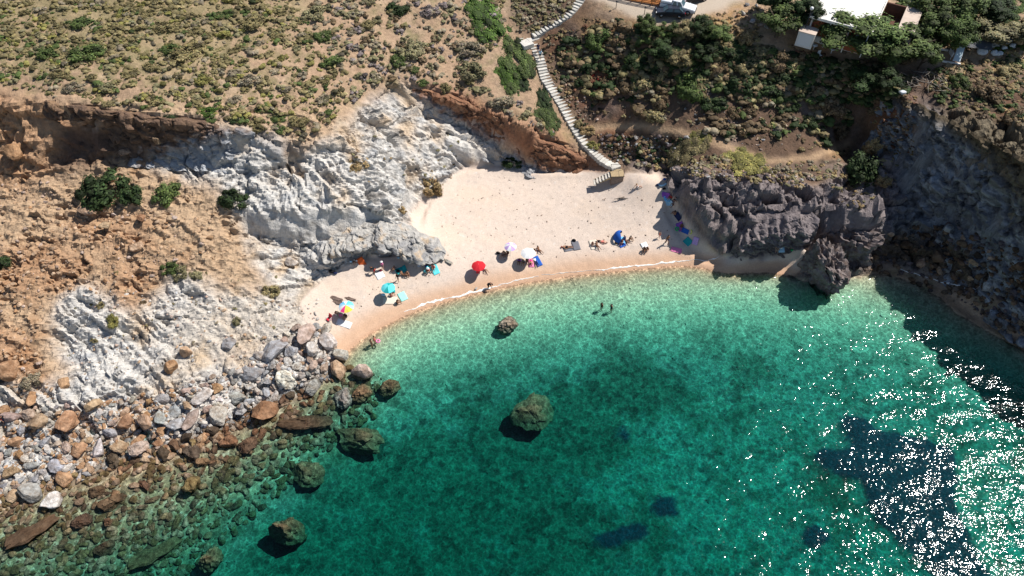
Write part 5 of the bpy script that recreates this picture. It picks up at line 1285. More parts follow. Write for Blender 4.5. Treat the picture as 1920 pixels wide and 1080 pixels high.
# yard furniture
def yard(px, py): 
    p = ground(px, py); return p
p = yard(1532, 77); r = thing('garden_wall', p, 'low white garden wall in front of the house porch', 'wall', None, ang)
box_o('wall_block', (0, 0, .25), (3.9, .35, .9), 'whitewall', r); box_o('coping', (0, 0, .73), (4.0, .45, .08), 'roofwhite', r)
p = yard(1500, 82); r = thing('street_lamp', p, 'tall dark lamp post with a white globe beside the house', 'street lamp')
tube_o('pole', [(0, 0, -.2), (0, 0, 5.2)], [.07, .05], 'darkmetal', r, 8); tube_o('arm', [(0, 0, 4.7), (.5, .05, 4.9)], [.03, .03], 'darkmetal', r, 6)
v, f = ICO[2]; link('globe', simple('globe', v * .26 + np.array([0, 0, 5.42]), f, MAT['lampglass']), r)
p = yard(1474, 58); r = thing('satellite_dish', p, 'pale round satellite dish on a pole in the shade left of the house', 'satellite dish')
tube_o('pole', [(0, 0, -.2), (0, 0, .9)], [.05, .05], 'darkmetal', r, 8)
V, F = [], []; nrm = Vector((.1, -.75, .62)).normalized(); t1 = nrm.orthogonal().normalized(); t2 = nrm.cross(t1); C0 = Vector((0, -.1, 1.0))
for j in range(5):
    for i in range(20):
        rad = .62 * j / 4; V.append((C0 + (t1 * math.cos(i * .31416) + t2 * math.sin(i * .31416)) * rad + nrm * (.16 * (j / 4) ** 2))[:])
for j in range(4):
    for i in range(20): F.append((j * 20 + i, j * 20 + (i + 1) % 20, j * 20 + 20 + (i + 1) % 20, j * 20 + 20 + i))
link('dish', simple('dish', V, F, MAT['whitemetal']), r); tube_o('feed_arm', [C0 - t2 * .5, C0 + nrm * .55], [.02, .02], 'darkmetal', r, 6)
def round_table(px, py, label):
    p = yard(px, py); r = thing('round_table', p, label, 'table', 'white garden tables'); tube_o('tabletop', [(0, 0, .70), (0, 0, .74)], [.42, .42], 'whitemetal', r, 20); tube_o('pedestal', [(0, 0, -.1), (0, 0, .7)], [.05, .04], 'whitemetal', r, 8)
round_table(1525, 93, 'white round garden table under the low white wall'); round_table(1558, 100, 'white round garden table beside the pale rock heap in the yard')
p = yard(1535, 108); r = thing('garden_chair', p, 'white plastic garden chair on the slope below the yard', 'chair', None, .3)
box_o('seat', (0, 0, .42), (.5, .5, .04), 'whitemetal', r); box_o('backrest', (0, .25, .72), (.5, .05, .6), 'whitemetal', r)
for sx in (-1, 1):
    for sy in (-1, 1): box_o('leg', (sx * .22, sy * .22, .2), (.05, .05, .42), 'whitemetal', r)
put_rock(1570, 84, 26, 20, 'white', 'pale rock standing under the tree in the house yard', sink=.2, name='rock')
p = yard(1790, 108); r = thing('solar_water_heater', p, 'white solar water heater with tank and tilted panel in the junk yard', 'solar heater', None, -.45)
for x in (-.55, .55): tube_o('frame_leg', [(x, 1.0, -.1), (x, 1.0, 1.5)], [.03, .03], 'whitemetal', r, 6); tube_o('frame_leg', [(x, -1.0, .12), (x, 1.0, 1.5)], [.03, .03], 'whitemetal', r, 6)
box_o('solar_panel', (.25, -.1, .82), (.85, 2.3, .10), 'panelglass', r, 0, .01, Matrix.Rotation(.60, 3, 'X')); box_o('panel_back', (.25, -.12, .755), (.95, 2.4, .04), 'whitemetal', r, 0, .01, Matrix.Rotation(.60, 3, 'X'))
tube_o('tank', [(-.95, 1.1, 1.72), (-.9, 1.1, 1.72), (.8, 1.1, 1.72), (.85, 1.1, 1.72)], [.2, .29, .29, .2], 'whitemetal', r, 16); box_o('side_sheet', (-.75, .2, .55), (.1, 1.5, .7), 'whitemetal', r, .5)
p = yard(1815, 98); r = thing('canopy_sheet', p, 'dark grey sheet roof on short posts behind the solar heater', 'canopy', None, -.22)
V, F = [], []
for i in range(13):
    for j in range(5): V.append((-2.5 + 5 * i / 12, -.9 + 1.8 * j / 4, 1.25 + .35 * j / 4 - .12 * math.sin(math.pi * i / 12) * math.sin(math.pi * j / 4) + .02 * math.sin(i * 1.7)))
n0 = len(V); V += [(a, b, c - .03) for a, b, c in V]
for i in range(12):
    for j in range(4): q = i * 5 + j; F.append((q, q + 5, q + 6, q + 1)); F.append((n0 + q + 1, n0 + q + 6, n0 + q + 5, n0 + q))
link('sheet', simple('sheet', V, F, MAT['tarp']), r)
for x in (-2.3, 0, 2.3):
    for y, h in ((-.8, 1.25), (.8, 1.58)): tube_o('post', [(x, y, -.2), (x, y, h)], [.04, .04], 'palletwood', r, 6)
def pallet(px, py, yaw, label):
    p = yard(px, py); r = thing('pallet', (p.x, p.y, p.z + .12), label, 'pallet', 'wooden pallets in the yard', yaw); r.rotation_euler = slope_rot(p, .9); r.rotation_euler.rotate_axis('Z', yaw)
    for i in range(7): box_o('slat', (0, -.45 + .15 * i, .10), (1.25, .1, .03), 'palletwood', r, 0, .005)
    for x in (-.55, 0, .55): box_o('bearer', (x, 0, .03), (.1, 1.0, .1), 'palletwood', r, 0, .005)
pallet(1781, 127, -.3, 'long slatted wooden pallet lying below the white beam'); pallet(1797, 134, -.9, 'smaller wooden pallet lying askew at the end of the long one')
for (px, py, L_, yaw, lab) in ((1783, 119, 2.4, -.32, 'white concrete beam lying above the pallets'), (1757, 93, 2.9, -.25, 'long white beam lying left of the solar heater'), (1738, 88, 1.4, -.3, 'short white beam left of the long white one')):
    p = yard(px, py); o = box_o('beam', (0, 0, .12), (L_, .26, .24), 'whitewall', None, 0, .02); o.location = p; o.rotation_euler = (0, 0, yaw); o['label'] = lab; o['category'] = 'beam'
bag_labels = ['big white bag at the left end of the junk pile', 'white bag behind the biggest bag of the junk pile', 'pale bag in the middle front of the junk pile', 'white bag between the middle and the right of the junk pile', 'white bag in the right half of the junk pile', 'white bag near the right end of the junk pile', 'cream sack at the far right end of the junk pile']
for i, (px, py, s) in enumerate(((1840, 100, .75), (1852, 93, .5), (1864, 102, .6), (1874, 103, .5), (1882, 92, .45), (1898, 88, .5), (1911, 83, .6))):
    p = yard(px, py); v, f = rock_shape(3, 700 + i, planes=3, rough=.14, dims=(1, .85, .7)); o = link('bag', simple('bag', v * s, f, MAT['bagwhite' if i < 6 else 'palletwood']), label=bag_labels[i], cat='bag', group='bags of the junk pile'); o.location = (p.x, p.y, p.z + s * .4)
for i in range(10):
    p = yard(1850 + 4.6 * i, 92 - 1.0 * i - (i % 2) * 2.5); o = thing('concrete_block', (p.x, p.y, p.z + .3 + .14 * (i % 2)), f'{["leftmost", "second", "third", "fourth", "fifth", "sixth", "seventh", "eighth", "ninth", "rightmost"][i]} hollow concrete block of the row across the junk pile', 'concrete block', 'concrete blocks in the junk pile', rs.uniform(-.5, .2))
    for c, s in (((0, .16, 0), (.55, .06, .24)), ((0, -.16, 0), (.55, .06, .24)), ((-.25, 0, 0), (.06, .27, .24)), ((0, 0, 0), (.05, .27, .24)), ((.25, 0, 0), (.06, .27, .24))): box_o('web', c, s, 'cinder', o, 0, .005)
p = yard(1690, 176); v, f = rock_shape(3, 740, planes=3, rough=.12, dims=(1, .6, .5)); o = link('bag', simple('bag', v * .6, f, MAT['bagwhite']), label='white sack lying alone at the head of the dark gully', cat='bag'); o.location = (p.x, p.y, p.z + .25)
# dry stone edge of the yard path
EDGE = []
for (px, py, w, lab) in ((1392, 26, 12, 'white'), (1402, 36, 12, 'tan'), (1412, 42, 14, 'white'), (1424, 48, 12, 'pink'), (1436, 52, 10, 'white'), (1384, 30, 10, 'orange'), (1418, 12, 12, 'white'), (1400, 10, 10, 'grey')):
    EDGE.append((None, px, py, f'{CW[lab]} edging stone')); EDGE[-1] = (put_rock(px, py, w, w * .9, lab, f'{CW[lab]} stone edging the yard path left of the house', group='edging stones of the yard path', name='stone'),) + EDGE[-1][1:]
# foam at the waterline
def foam(pts, wid, nm='foam'):
    P = []
    for (a, b) in zip(pts[:-1], pts[1:]):
        for t in np.linspace(0, 1, 26, endpoint=False): P.append((a[0] + (b[0] - a[0]) * t, a[1] + (b[1] - a[1]) * t))
    P.append(pts[-1]); n = len(P); V, F = [], []
    cs = np.array([at(px, py, .03)[:2] for px, py in P]); tg = np.gradient(cs, axis=0); tg /= np.linalg.norm(tg, axis=1)[:, None]; nr = np.stack([-tg[:, 1], tg[:, 0]], 1)
    i = np.arange(n); ta = np.sin(np.pi * (i + .5) / n) ** .5
    w1 = wid * ta * np.clip(.40 + 1.1 * fbm(i * .23 + pts[0][0], i * 0. + .5, i * 0., 3), .04, 1.3); w2 = wid * ta * np.clip(.5 + 1.2 * fbm(i * .31 + 40, i * 0. + 2.5, i * 0., 3), .04, 1.4); sh = .2 * fbm(i * .12, i * 0. + 7.5, i * 0., 2)
    for k in range(n):
        for q, zz in ((-abs(w1[k]) + sh[k], -.01), (sh[k] - abs(w1[k]) * .5, .035), (sh[k] + abs(w2[k]) * .4, .04), (sh[k] + abs(w2[k]), -.01)):
            x, y = cs[k] + nr[k] * q; V.append((x, y, max(gz(x, y), .0) + .03 + zz))
    for k in range(n - 1):
        for j in range(3): F.append((4 * k + j, 4 * k + 4 + j, 4 * k + 5 + j, 4 * k + 1 + j))
    return link(nm, simple(nm, V, F, MAT['foam']), kind='stuff', label='thin white line of foam where the water meets the sand')
foam([(758,587),(800,570),(850,557),(905,544),(940,536)], .26); foam([(935,536),(975,526),(1010,519)], .12); foam([(1112,509),(1160,503),(1215,497),(1260,493),(1300,491)], .2)
foam([(1015,518),(1060,513),(1110,508)], .06); foam([(1680,508),(1730,522),(1790,542),(1840,563)], .12); foam([(1300,491),(1345,490)], .09)
# ------------------------------------------------------------------ people
def joints(pose):
    J = {}
    def two(n, x, y, z): J[n + 'L'] = Vector((-x, y, z)); J[n + 'R'] = Vector((x, y, z))
    def spine(*p):
        for n, q in zip(('pelvis', 'waist', 'chest', 'neck', 'jaw', 'skull', 'crown'), p): J[n] = Vector(q)
    if pose == 'stand':
        spine((0,0,.93),(0,0,1.10),(0,.01,1.30),(0,0,1.46),(0,.02,1.53),(0,.015,1.61),(0,0,1.68)); two('sho',.17,0,1.39); two('elb',.23,-.03,1.11); two('wri',.24,.06,.88); two('hip',.09,0,.90); two('kne',.10,.02,.48); two('ank',.10,-.02,.08); two('toe',.12,.13,.03)
    elif pose == 'walk':
        spine((0,0,.92),(0,.01,1.09),(0,.03,1.29),(0,.03,1.45),(0,.05,1.52),(0,.05,1.60),(0,.03,1.67)); two('sho',.17,.03,1.38); two('elb',.22,0,1.10); two('wri',.23,.06,.88); two('hip',.09,0,.89); two('kne',.10,.05,.48); two('ank',.10,0,.08); two('toe',.11,.14,.03)
        J['kneL'] = Vector((-.10,.18,.50)); J['ankL'] = Vector((-.10,.28,.10)); J['toeL'] = Vector((-.11,.43,.06)); J['kneR'] = Vector((.10,-.02,.48)); J['ankR'] = Vector((.10,-.28,.12)); J['toeR'] = Vector((.11,-.15,.03)); J['wriL'] = Vector((-.23,-.16,.92)); J['wriR'] = Vector((.23,.26,.95))
    elif pose == 'bend':
        spine((0,-.08,.88),(0,.06,1.02),(0,.28,1.10),(0,.42,1.08),(0,.49,1.06),(0,.55,1.02),(0,.60,.97)); two('sho',.17,.34,1.05); two('elb',.2,.40,.78); two('wri',.16,.46,.54); two('hip',.09,-.08,.86); two('kne',.10,.04,.46); two('ank',.10,-.04,.08); two('toe',.12,.1,.03)
    elif pose == 'sit':
        spine((0,0,.12),(0,.0,.28),(0,.06,.48),(0,.11,.62),(0,.15,.68),(0,.16,.76),(0,.14,.83)); two('sho',.17,.08,.55); two('elb',.25,.24,.38); two('wri',.13,.42,.40); two('hip',.10,.03,.12); two('kne',.13,.36,.45); two('ank',.12,.56,.08); two('toe',.13,.70,.04)
    elif pose == 'lean':
        spine((0,0,.11),(0,-.08,.26),(0,-.18,.45),(0,-.24,.58),(0,-.24,.65),(0,-.24,.73),(0,-.26,.80)); two('sho',.17,-.2,.52); two('elb',.24,-.34,.28); two('wri',.25,-.44,.06); two('hip',.10,.03,.11); two('kne',.12,.44,.20); two('ank',.12,.85,.07); two('toe',.15,.92,.16)
        J['kneR'] = Vector((.12,.36,.40)); J['ankR'] = Vector((.12,.62,.07)); J['toeR'] = Vector((.13,.76,.04))
    elif pose == 'lie':
        spine((0,0,.12),(0,-.17,.12),(0,-.37,.14),(0,-.53,.13),(0,-.60,.14),(0,-.68,.13),(0,-.75,.12)); two('sho',.17,-.45,.12); two('elb',.27,-.22,.08); two('wri',.26,.02,.06); two('hip',.09,.03,.12); two('kne',.11,.44,.13); two('ank',.13,.86,.08); two('toe',.17,.90,.19)
    elif pose == 'prone':
        spine((0,0,.12),(0,-.17,.13),(0,-.36,.17),(0,-.51,.20),(0,-.57,.22),(0,-.65,.23),(0,-.72,.21)); two('sho',.17,-.43,.17); two('elb',.27,-.58,.06); two('wri',.10,-.74,.05); two('hip',.09,.03,.12); two('kne',.11,.44,.10); two('ank',.12,.86,.09); two('toe',.13,.98,.04)
    return J
EDG = [('pelvis','waist'),('waist','chest'),('chest','neck'),('neck','jaw'),('jaw','skull'),('skull','crown')]
for s in 'LR': EDG += [('chest','sho'+s),('sho'+s,'elb'+s),('elb'+s,'wri'+s),('pelvis','hip'+s),('hip'+s,'kne'+s),('kne'+s,'ank'+s),('ank'+s,'toe'+s)]
RAD = dict(pelvis=.135, waist=.115, chest=.14, neck=.055, jaw=.075, skull=.098, crown=.07, sho=.068, elb=.045, wri=.030, hip=.095, kne=.060, ank=.040, toe=.032)
POSES = {}
def build_pose(pose):
    J = joints(pose); names = list(J); ix = {n: i for i, n in enumerate(names)}
    me = bpy.data.meshes.new('person_' + pose); me.from_pydata([J[n][:] for n in names], [(ix[a], ix[b]) for a, b in EDG], [])
    o = bpy.data.objects.new('person_' + pose, me); COL.objects.link(o)
    md = o.modifiers.new('skin', 'SKIN'); md.use_smooth_shade = True; o.modifiers.new('sub', 'SUBSURF').levels = 1
    sv = me.skin_vertices[0].data
    for i, n in enumerate(names):
        rr_ = RAD[n.rstrip('LR')] if n not in RAD else RAD[n]
        sv[i].radius = (rr_, rr_); sv[i].use_root = (n == 'pelvis')
    dg = bpy.context.evaluated_depsgraph_get(); ev = o.evaluated_get(dg); em = ev.to_mesh()
    V = [v.co[:] for v in em.vertices]; F = [tuple(p.vertices) for p in em.polygons]; ev.to_mesh_clear()
    bpy.data.objects.remove(o)
    V0 = np.array(V); nF0 = len(F)
    bones = [(a, b) for a, b in EDG]
    best = np.full(len(V0), 9.); bi = np.zeros(len(V0), int); bt = np.zeros(len(V0))
    for k, (a, b) in enumerate(bones):
        A, B = np.array(J[a]), np.array(J[b]); d = B - A; t = np.clip((V0 - A) @ d / (d @ d), 0, 1)
        ds = np.linalg.norm(V0 - (A + t[:, None] * d), axis=1) / (RAD[a.rstrip('LR')] + RAD[b.rstrip('LR')]); m = ds < best
        best[m] = ds[m]; bi[m] = k; bt[m] = t[m]
    # hands: palm, four unequal fingers and a thumb; nose and ears
    VV, FF = list(V), list(F)
    for s in 'LR':
        w, e = J['wri' + s], J['elb' + s]; d = (w - e).normalized(); side = d.cross(Vector((0, 1, .3))).normalized(); up = side.cross(d)
        tube((VV, FF), [w - d * .01, w + d * .045, w + d * .09], [.028, .038, .034], 8)
        for i, L_ in enumerate((.07, .082, .076, .058)):
            b0 = w + d * .085 + side * (.018 * (i - 1.5)); tube((VV, FF), [b0, b0 + d * L_ * .55 + up * .005, b0 + d * L_ + up * -.016], [.009, .0085, .006], 5)
        sg = 1 if s == 'L' else -1; b0 = w + d * .035 + side * .025 * sg; tube((VV, FF), [b0, b0 + (d + side * sg).normalized() * .035, b0 + (d * 1.4 + side * sg * .6).normalized() * .065], [.011, .010, .007], 5)
    ax_ = (J['crown'] - J['jaw']).normalized(); fw = Vector((0, 1, 0)) if pose not in ('lie', 'prone', 'bend') else (Vector((0, 0, 1)) if pose == 'lie' else Vector((0, .3, -1)).normalized())
    fw = (fw - ax_ * fw.dot(ax_)).normalized(); sd = ax_.cross(fw); c = J['skull'] - ax_ * .02
    tube((VV, FF), [c + fw * .085 + ax_ * .02, c + fw * .115 - ax_ * .02, c + fw * .09 - ax_ * .03], [.008, .014, .010], 5)
    for g in (-1, 1): tube((VV, FF), [c + sd * g * .085 + ax_ * .025, c + sd * g * .105, c + sd * g * .088 - ax_ * .03], [.012, .018, .010], 5)
    body = simple('body_' + pose, VV, FF, MAT['skin'])
    NM = np.zeros_like(V0)
    for f in F:
        n_ = np.cross(V0[f[1]] - V0[f[0]], V0[f[2]] - V0[f[0]]) if len(f) == 3 else np.cross(V0[f[2]] - V0[f[0]], V0[f[3]] - V0[f[1]])
        for q in f: NM[q] += n_
    NM /= np.linalg.norm(NM, axis=1)[:, None] + 1e-9
    def cloth(nm, rule, off, mat='fabric'):
        keep = np.zeros(len(V0), bool)
        for k, (a, b) in enumerate(bones):
            lo, hi = rule.get((a.rstrip('LR'), b.rstrip('LR')), (2, 2)); keep |= (bi == k) & (bt >= lo) & (bt <= hi)
        fs = [f for f in F if sum(keep[q] for q in f) >= len(f) - 1]
        if not fs: return None
        u = sorted({q for f in fs for q in f}); mp = {q: i for i, q in enumerate(u)}
        return simple(nm + '_' + pose, [tuple(V0[q] + NM[q] * off) for q in u], [tuple(mp[q] for q in f) for f in fs], MAT[mat])
    hip = {('pelvis','hip'):(0,1), ('pelvis','waist'):(0,.35)}
    G = dict(shorts=cloth('shorts', {**hip, ('hip','kne'):(0,.6)}, .014), trunks=cloth('trunks', {**hip, ('hip','kne'):(0,.2)}, .010), trousers=cloth('trousers', {**hip, ('hip','kne'):(0,1), ('kne','ank'):(0,.9)}, .014),
             swimsuit=cloth('swimsuit', {**hip, ('pelvis','waist'):(0,1), ('waist','chest'):(0,.9)}, .008), shirt=cloth('shirt', {('pelvis','waist'):(.2,1), ('waist','chest'):(0,1), ('chest','sho'):(0,1), ('chest','neck'):(0,.25), ('sho','elb'):(0,.7)}, .016), top=cloth('top', {('waist','chest'):(.35,.95)}, .010))
    # hair: skull faces that are not the face
    hk = np.array([bones[k] in (('jaw','skull'),('skull','crown')) or (bones[k] == ('neck','jaw') and bt[i] > .7) for i, k in enumerate(bi)])
    rel = (V0 - np.array(c)) @ np.array(fw); upp = (V0 - np.array(c)) @ np.array(ax_)
    hk &= (rel < .035) | (upp > .055)
    fs = [f for f in F if sum(hk[q] for q in f) >= len(f) - 1]; u = sorted({q for f in fs for q in f}); mp = {q: i for i, q in enumerate(u)}
    G['hair'] = simple('hair_' + pose, [tuple(V0[q] + NM[q] * .02) for q in u], [tuple(mp[q] for q in f) for f in fs], MAT['fabric'])
    V2, F2 = [], []
    h0 = J['skull'] + ax_ * .035; tube((V2, F2), [h0 - ax_ * .005, h0 + ax_ * .005], [.2, .19], 18); tube((V2, F2), [h0, h0 + ax_ * .06, h0 + ax_ * .10], [.12, .115, .07], 18)
    G['hat'] = simple('hat_' + pose, V2, F2, MAT['fabric'])
    POSES[pose] = (body, G)
for q in ('stand', 'walk', 'bend', 'sit', 'lean', 'lie', 'prone'): build_pose(q)
SK = dict(fair=(.50,.30,.22), tan=(.34,.18,.11), dark=(.22,.11,.065))
FC = dict(black=(.012,.012,.015), navy=(.02,.03,.09), blue=(.02,.10,.42), red=(.55,.02,.03), white=(.75,.75,.75), pink=(.75,.22,.42), hotpink=(.8,.05,.25), teal=(.02,.34,.34), aqua=(.12,.62,.66), brown=(.06,.03,.018), blond=(.35,.22,.09), grey=(.16,.16,.18), purple=(.30,.10,.45), lilac=(.52,.36,.66), orange=(.62,.12,.03), green=(.05,.45,.16), sky=(.16,.50,.85), cream=(.66,.58,.48), maroon=(.22,.02,.04), coral=(.75,.22,.18), yellow=(.75,.60,.10), lightblue=(.38,.62,.78), lime=(.55,.62,.08), mint=(.35,.78,.68))
def person(px, py, pose, yaw, skin, wear, label, hair='brown', h=1.72, sink=0.0, group='people of the cove', hat=None, loc=None, z=0.0):
    p = loc or ground(px, py)
    r = thing('person', (p[0], p[1], p[2] - sink + z), label, 'person', group, yaw); s = h / 1.72; r.scale = (s, s, s)
    body, G = POSES[pose]; o = link('body', body, r); o.color = (*SK[skin], 1)
    o = link('hair', G['hair'], r); o.color = (*FC[hair], 1)
    for kind, colr in wear:
        if G.get(kind): o = link(kind, G[kind], r); o.color = (*FC[colr], 1)
    if hat: o = link('hat', G['hat'], r); o.color = (*FC[hat], 1)
    return r
PI = math.pi
# ------------------------------------------------------------------ beach things
def towel(px, py, w, l, yaw, colour, label, name='towel', cat='towel', stripes=None):
    p = ground(px, py); V, F = [], []; nx, ny = 7, 11
    for k, dz in ((0, .035), (1, .005)):
        for j in range(ny):
            for i in range(nx):
                x, y = (i / (nx - 1) - .5) * w, (j / (ny - 1) - .5) * l; V.append((x, y, dz + .02 * math.sin(i * 1.3 + px) * math.sin(j * .9 + py)))
    n = nx * ny
    for j in range(ny - 1):
        for i in range(nx - 1):
            q = j * nx + i; F.append((q, q + 1, q + nx + 1, q + nx)); F.append((n + q + nx, n + q + nx + 1, n + q + 1, n + q))
    rim = list(range(nx)) + [j * nx + nx - 1 for j in range(1, ny)] + [(ny - 1) * nx + i for i in range(nx - 2, -1, -1)] + [j * nx for j in range(ny - 2, 0, -1)]
    for a, b in zip(rim, rim[1:] + rim[:1]): F.append((a, n + a, n + b, b))
    e = slope_rot(p, 1.0); e.rotate_axis('Z', yaw); M = e.to_matrix(); zs = []
    for k in range(2 * n):
        q = M @ Vector(V[k]); zs.append(gz(p.x + q.x, p.y + q.y) - p.z - q.z)
    inv = M.inverted()
    for k in range(n):                                                  # the cloth follows the pebbles
        lift = min(max(zs[k], 0), .25) + .015; V[k] = (V[k][0], V[k][1], V[k][2] + lift); V[n + k] = (V[n + k][0], V[n + k][1], V[n + k][2] + lift - .01)
    me = simple(name, V, F, MAT['fabric']); o = link(name, me, label=label, cat=cat)
    o.location = (p.x, p.y, p.z + .01); o.rotation_euler = e; o.color = (*FC[colour], 1)
    return o
def parasol(px, py, rad, h, cols, label, tilt=(0, 0)):
    p = ground(px, py); r = thing('parasol', (p.x, p.y, p.z), label, 'parasol', 'parasols on the beach'); r.rotation_euler = (tilt[0], tilt[1], .2)
    tube_o('pole', [(0, 0, -.15), (0, 0, h + .30)], [.022, .018], 'whitemetal', r, 8)
    n = len(cols) if len(cols) > 2 else 8
    for i in range(n):
        a0, a1 = 6.28319 * i / n, 6.28319 * (i + 1) / n; V, F = [], []; m, q = 5, 4
        for lay in (0, 1):
            for j in range(m):
                t = j / (m - 1)
                for k in range(q):
                    a = a0 + (a1 - a0) * k / (q - 1); rd = rad * t * (1 - .035 * t * math.sin(math.pi * k / (q - 1))); z = h + .36 * (1 - t ** 1.8) - .04 * t * math.sin(math.pi * k / (q - 1)) - .012 * lay
                    V.append((rd * math.cos(a), rd * math.sin(a), z))
        N = m * q
        for j in range(m - 1):
            for k in range(q - 1):
                b = j * q + k; F.append((b, b + q, b + q + 1, b + 1)); F.append((N + b + 1, N + b + q + 1, N + b + q, N + b))
        o = link('panel', simple('panel', V, F, MAT['fabric']), r); o.color = (*FC[cols[i % len(cols)]], 1)
        tube_o('rib', [(0, 0, h + .33), (rad * .5 * math.cos(a0), rad * .5 * math.sin(a0), h + .22), (rad * math.cos(a0), rad * math.sin(a0), h - .025)], [.007, .007, .005], 'whitemetal', r, 4)
    tube_o('tip', [(0, 0, h + .34), (0, 0, h + .44)], [.03, .01], 'whitemetal', r, 8); return r
def bag(px, py, s, colour, label, cat='bag', name='bag', dims=(1, .75, .75)):
    p = ground(px, py); v, f = rock_shape(3, int(px * 7 + py), planes=3, rough=.10, dims=dims); V, F = (v * s).tolist(), [tuple(q) for q in f.tolist()]
    r = thing(name, (p.x, p.y, p.z + s * .6 * dims[2]), label, cat); o = link('bag_body', simple('bag_body', V, F, MAT['fabric']), r); o.color = (*FC[colour], 1)
    V, F = [], []; tube((V, F), [(-s * .4, 0, s * .4), (-s * .3, 0, s * .95), (s * .3, 0, s * .95), (s * .4, 0, s * .4)], [.018] * 4, 5); o = link('strap', simple('strap', V, F, MAT['fabric']), r); o.color = (*FC['black'], 1); return r
# --- left end of the beach
parasol(654, 592, .98, 1.85, ['sky', 'aqua', 'white', 'sky', 'lightblue', 'white', 'hotpink', 'yellow', 'lime', 'lightblue'], 'rainbow striped parasol at the left end of the beach')
person(630, 592, 'sit', -.6, 'tan', [('swimsuit', 'white')], 'person in white sitting left of the shade of the rainbow parasol', h=1.65)
person(650, 594, 'sit', 2.6, 'tan', [('shirt', 'brown'), ('shorts', 'black')], 'person in brown sitting in the shade of the rainbow parasol', 'black')
bag(639, 592, .26, 'pink', 'pink beach bag in the shade of the rainbow parasol')
towel(645, 607, .95, 1.9, .5, 'white', 'white towel laid out below the rainbow parasol')
p = ground(617, 600); r = thing('beach_chair', p, 'red low beach chair alone at the left end of the beach', 'chair', None, 2.5)
box_o('seat', (0, 0, .18), (.55, .5, .06), 'red', r); box_o('backrest', (0, -.33, .48), (.55, .06, .7), 'red', r, 0, .02, Matrix.Rotation(.35, 3, 'X'))
for sx in (-1, 1): tube_o('leg', [(sx * .27, .25, 0), (sx * .27, -.2, .3)], [.015, .015], 'whitemetal', r, 6); tube_o('leg', [(sx * .27, -.3, 0), (sx * .27, .2, .3)], [.015, .015], 'whitemetal', r, 6); tube_o('armrest', [(sx * .29, -.3, .42), (sx * .29, .25, .42)], [.02, .02], 'whitemetal', r, 6)
for (px, py, w, h, yaw, lab) in ((630, 560, 30, 9, -.3, 'dark striped rock ledge poking from the sand behind the rainbow parasol'), (637, 568, 34, 9, -.35, 'lower dark rock ledge directly above the rainbow parasol'), (656, 560, 26, 6, -.3, 'thin grey rock ledge in the sand right of the dark striped one')):
    o = put_rock(px, py, w, h, 'pink', lab, meshes=[BIG[1]], yaw=yaw, sink=.35, name='rock_ledge', tilt=.05); o.color = (.20, .15, .13, 1)
put_rock(840, 491, 20, 12, 'white', 'white pointed stone at the tip of the rock spur on the beach', meshes=[BIG[5]], yaw=-.6, name='stone')
parasol(731, 556, .92, 1.75, ['aqua', 'teal', 'aqua', 'aqua'] * 2, 'turquoise parasol above a beige towel')
bag(719, 554, .28, 'lightblue', 'pale blue cool bag in the shade of the turquoise parasol')
person(733, 556, 'sit', -.9, 'fair', [('swimsuit', 'coral')], 'person in coral sitting at the foot of the turquoise parasol', 'brown')
person(740, 550, 'sit', 1.2, 'tan', [('shirt', 'teal'), ('shorts', 'black')], 'person with black hair sitting right behind the turquoise parasol', 'black')
towel(731, 564, 1.9, 1.0, -.45, 'cream', 'beige towel in front of the turquoise parasol')
person(744, 570, 'sit', -1.2, 'dark', [('swimsuit', 'black')], 'tanned person sitting at the end of the beige towel', 'black')
towel(755, 556, 1.0, 1.25, .1, 'mint', 'square mint towel right of the turquoise parasol')
person(747, 527, 'walk', 2.9, 'dark', [('shirt', 'black'), ('trunks', 'white')], 'person in a black top standing above the turquoise parasol', 'black', 1.55)
person(755, 516, 'lean', -2.0, 'dark', [('trunks', 'black')], 'left one of two people sitting at the edge of the spur shade', 'black')
person(762, 515, 'sit', -2.4, 'tan', [('swimsuit', 'brown')], 'right one of two people sitting at the edge of the spur shade', 'brown')
# --- in the shade of the spur
bag(622, 511, .4, 'black', 'black bag at the left end of the spur shade'); bag(629, 513, .28, 'navy', 'navy bag beside the black one at the left end of the spur shade')
towel(679, 492, .9, 1.7, .35, 'orange', 'orange red mat in the shade of the rock spur'); person(669, 492, 'sit', 2.6, 'dark', [('shirt', 'white'), ('shorts', 'grey')], 'person in white sitting left of the orange red mat', 'brown')
bag(658, 491, .2, 'lightblue', 'pale blue bag against the rock spur left of the orange mat')
person(703, 513, 'bend', 1.2, 'dark', [('shirt', 'black'), ('shorts', 'red')], 'person in red shorts bending at the edge of the spur shade', 'black')
towel(712, 516, 1.1, 1.1, .3, 'white', 'white towel half out of the spur shade'); person(718, 505, 'stand', 2.6, 'fair', [('shirt', 'pink'), ('shorts', 'navy')], 'person in a white hat and pink shirt standing in the spur shade', 'blond', 1.6, hat='white')
bag(714, 508, .24, 'maroon', 'dark red bag at the feet of the person in the white hat')
person(742, 505, 'sit', 2.2, 'tan', [('shirt', 'grey'), ('shorts', 'black')], 'person in grey sitting left of the teal towel in the shade', 'black'); towel(752, 507, 1.5, .9, .4, 'teal', 'teal towel at the edge of the spur shade'); bag(746, 509, .26, 'black', 'black bag on the corner of the teal towel')
bag(747, 484, .2, 'lightblue', 'small pale blue bag tucked under the rock spur'); 
p = ground(786, 498); r = thing('sun_hat', p, 'white round sun hat lying in the shade of the spur', 'hat'); tube_o('brim', [(0, 0, .03), (0, 0, .05)], [.3, .28], 'whitemetal', r, 18); tube_o('hat_crown', [(0, 0, .05), (0, 0, .17)], [.16, .13], 'whitemetal', r, 16)
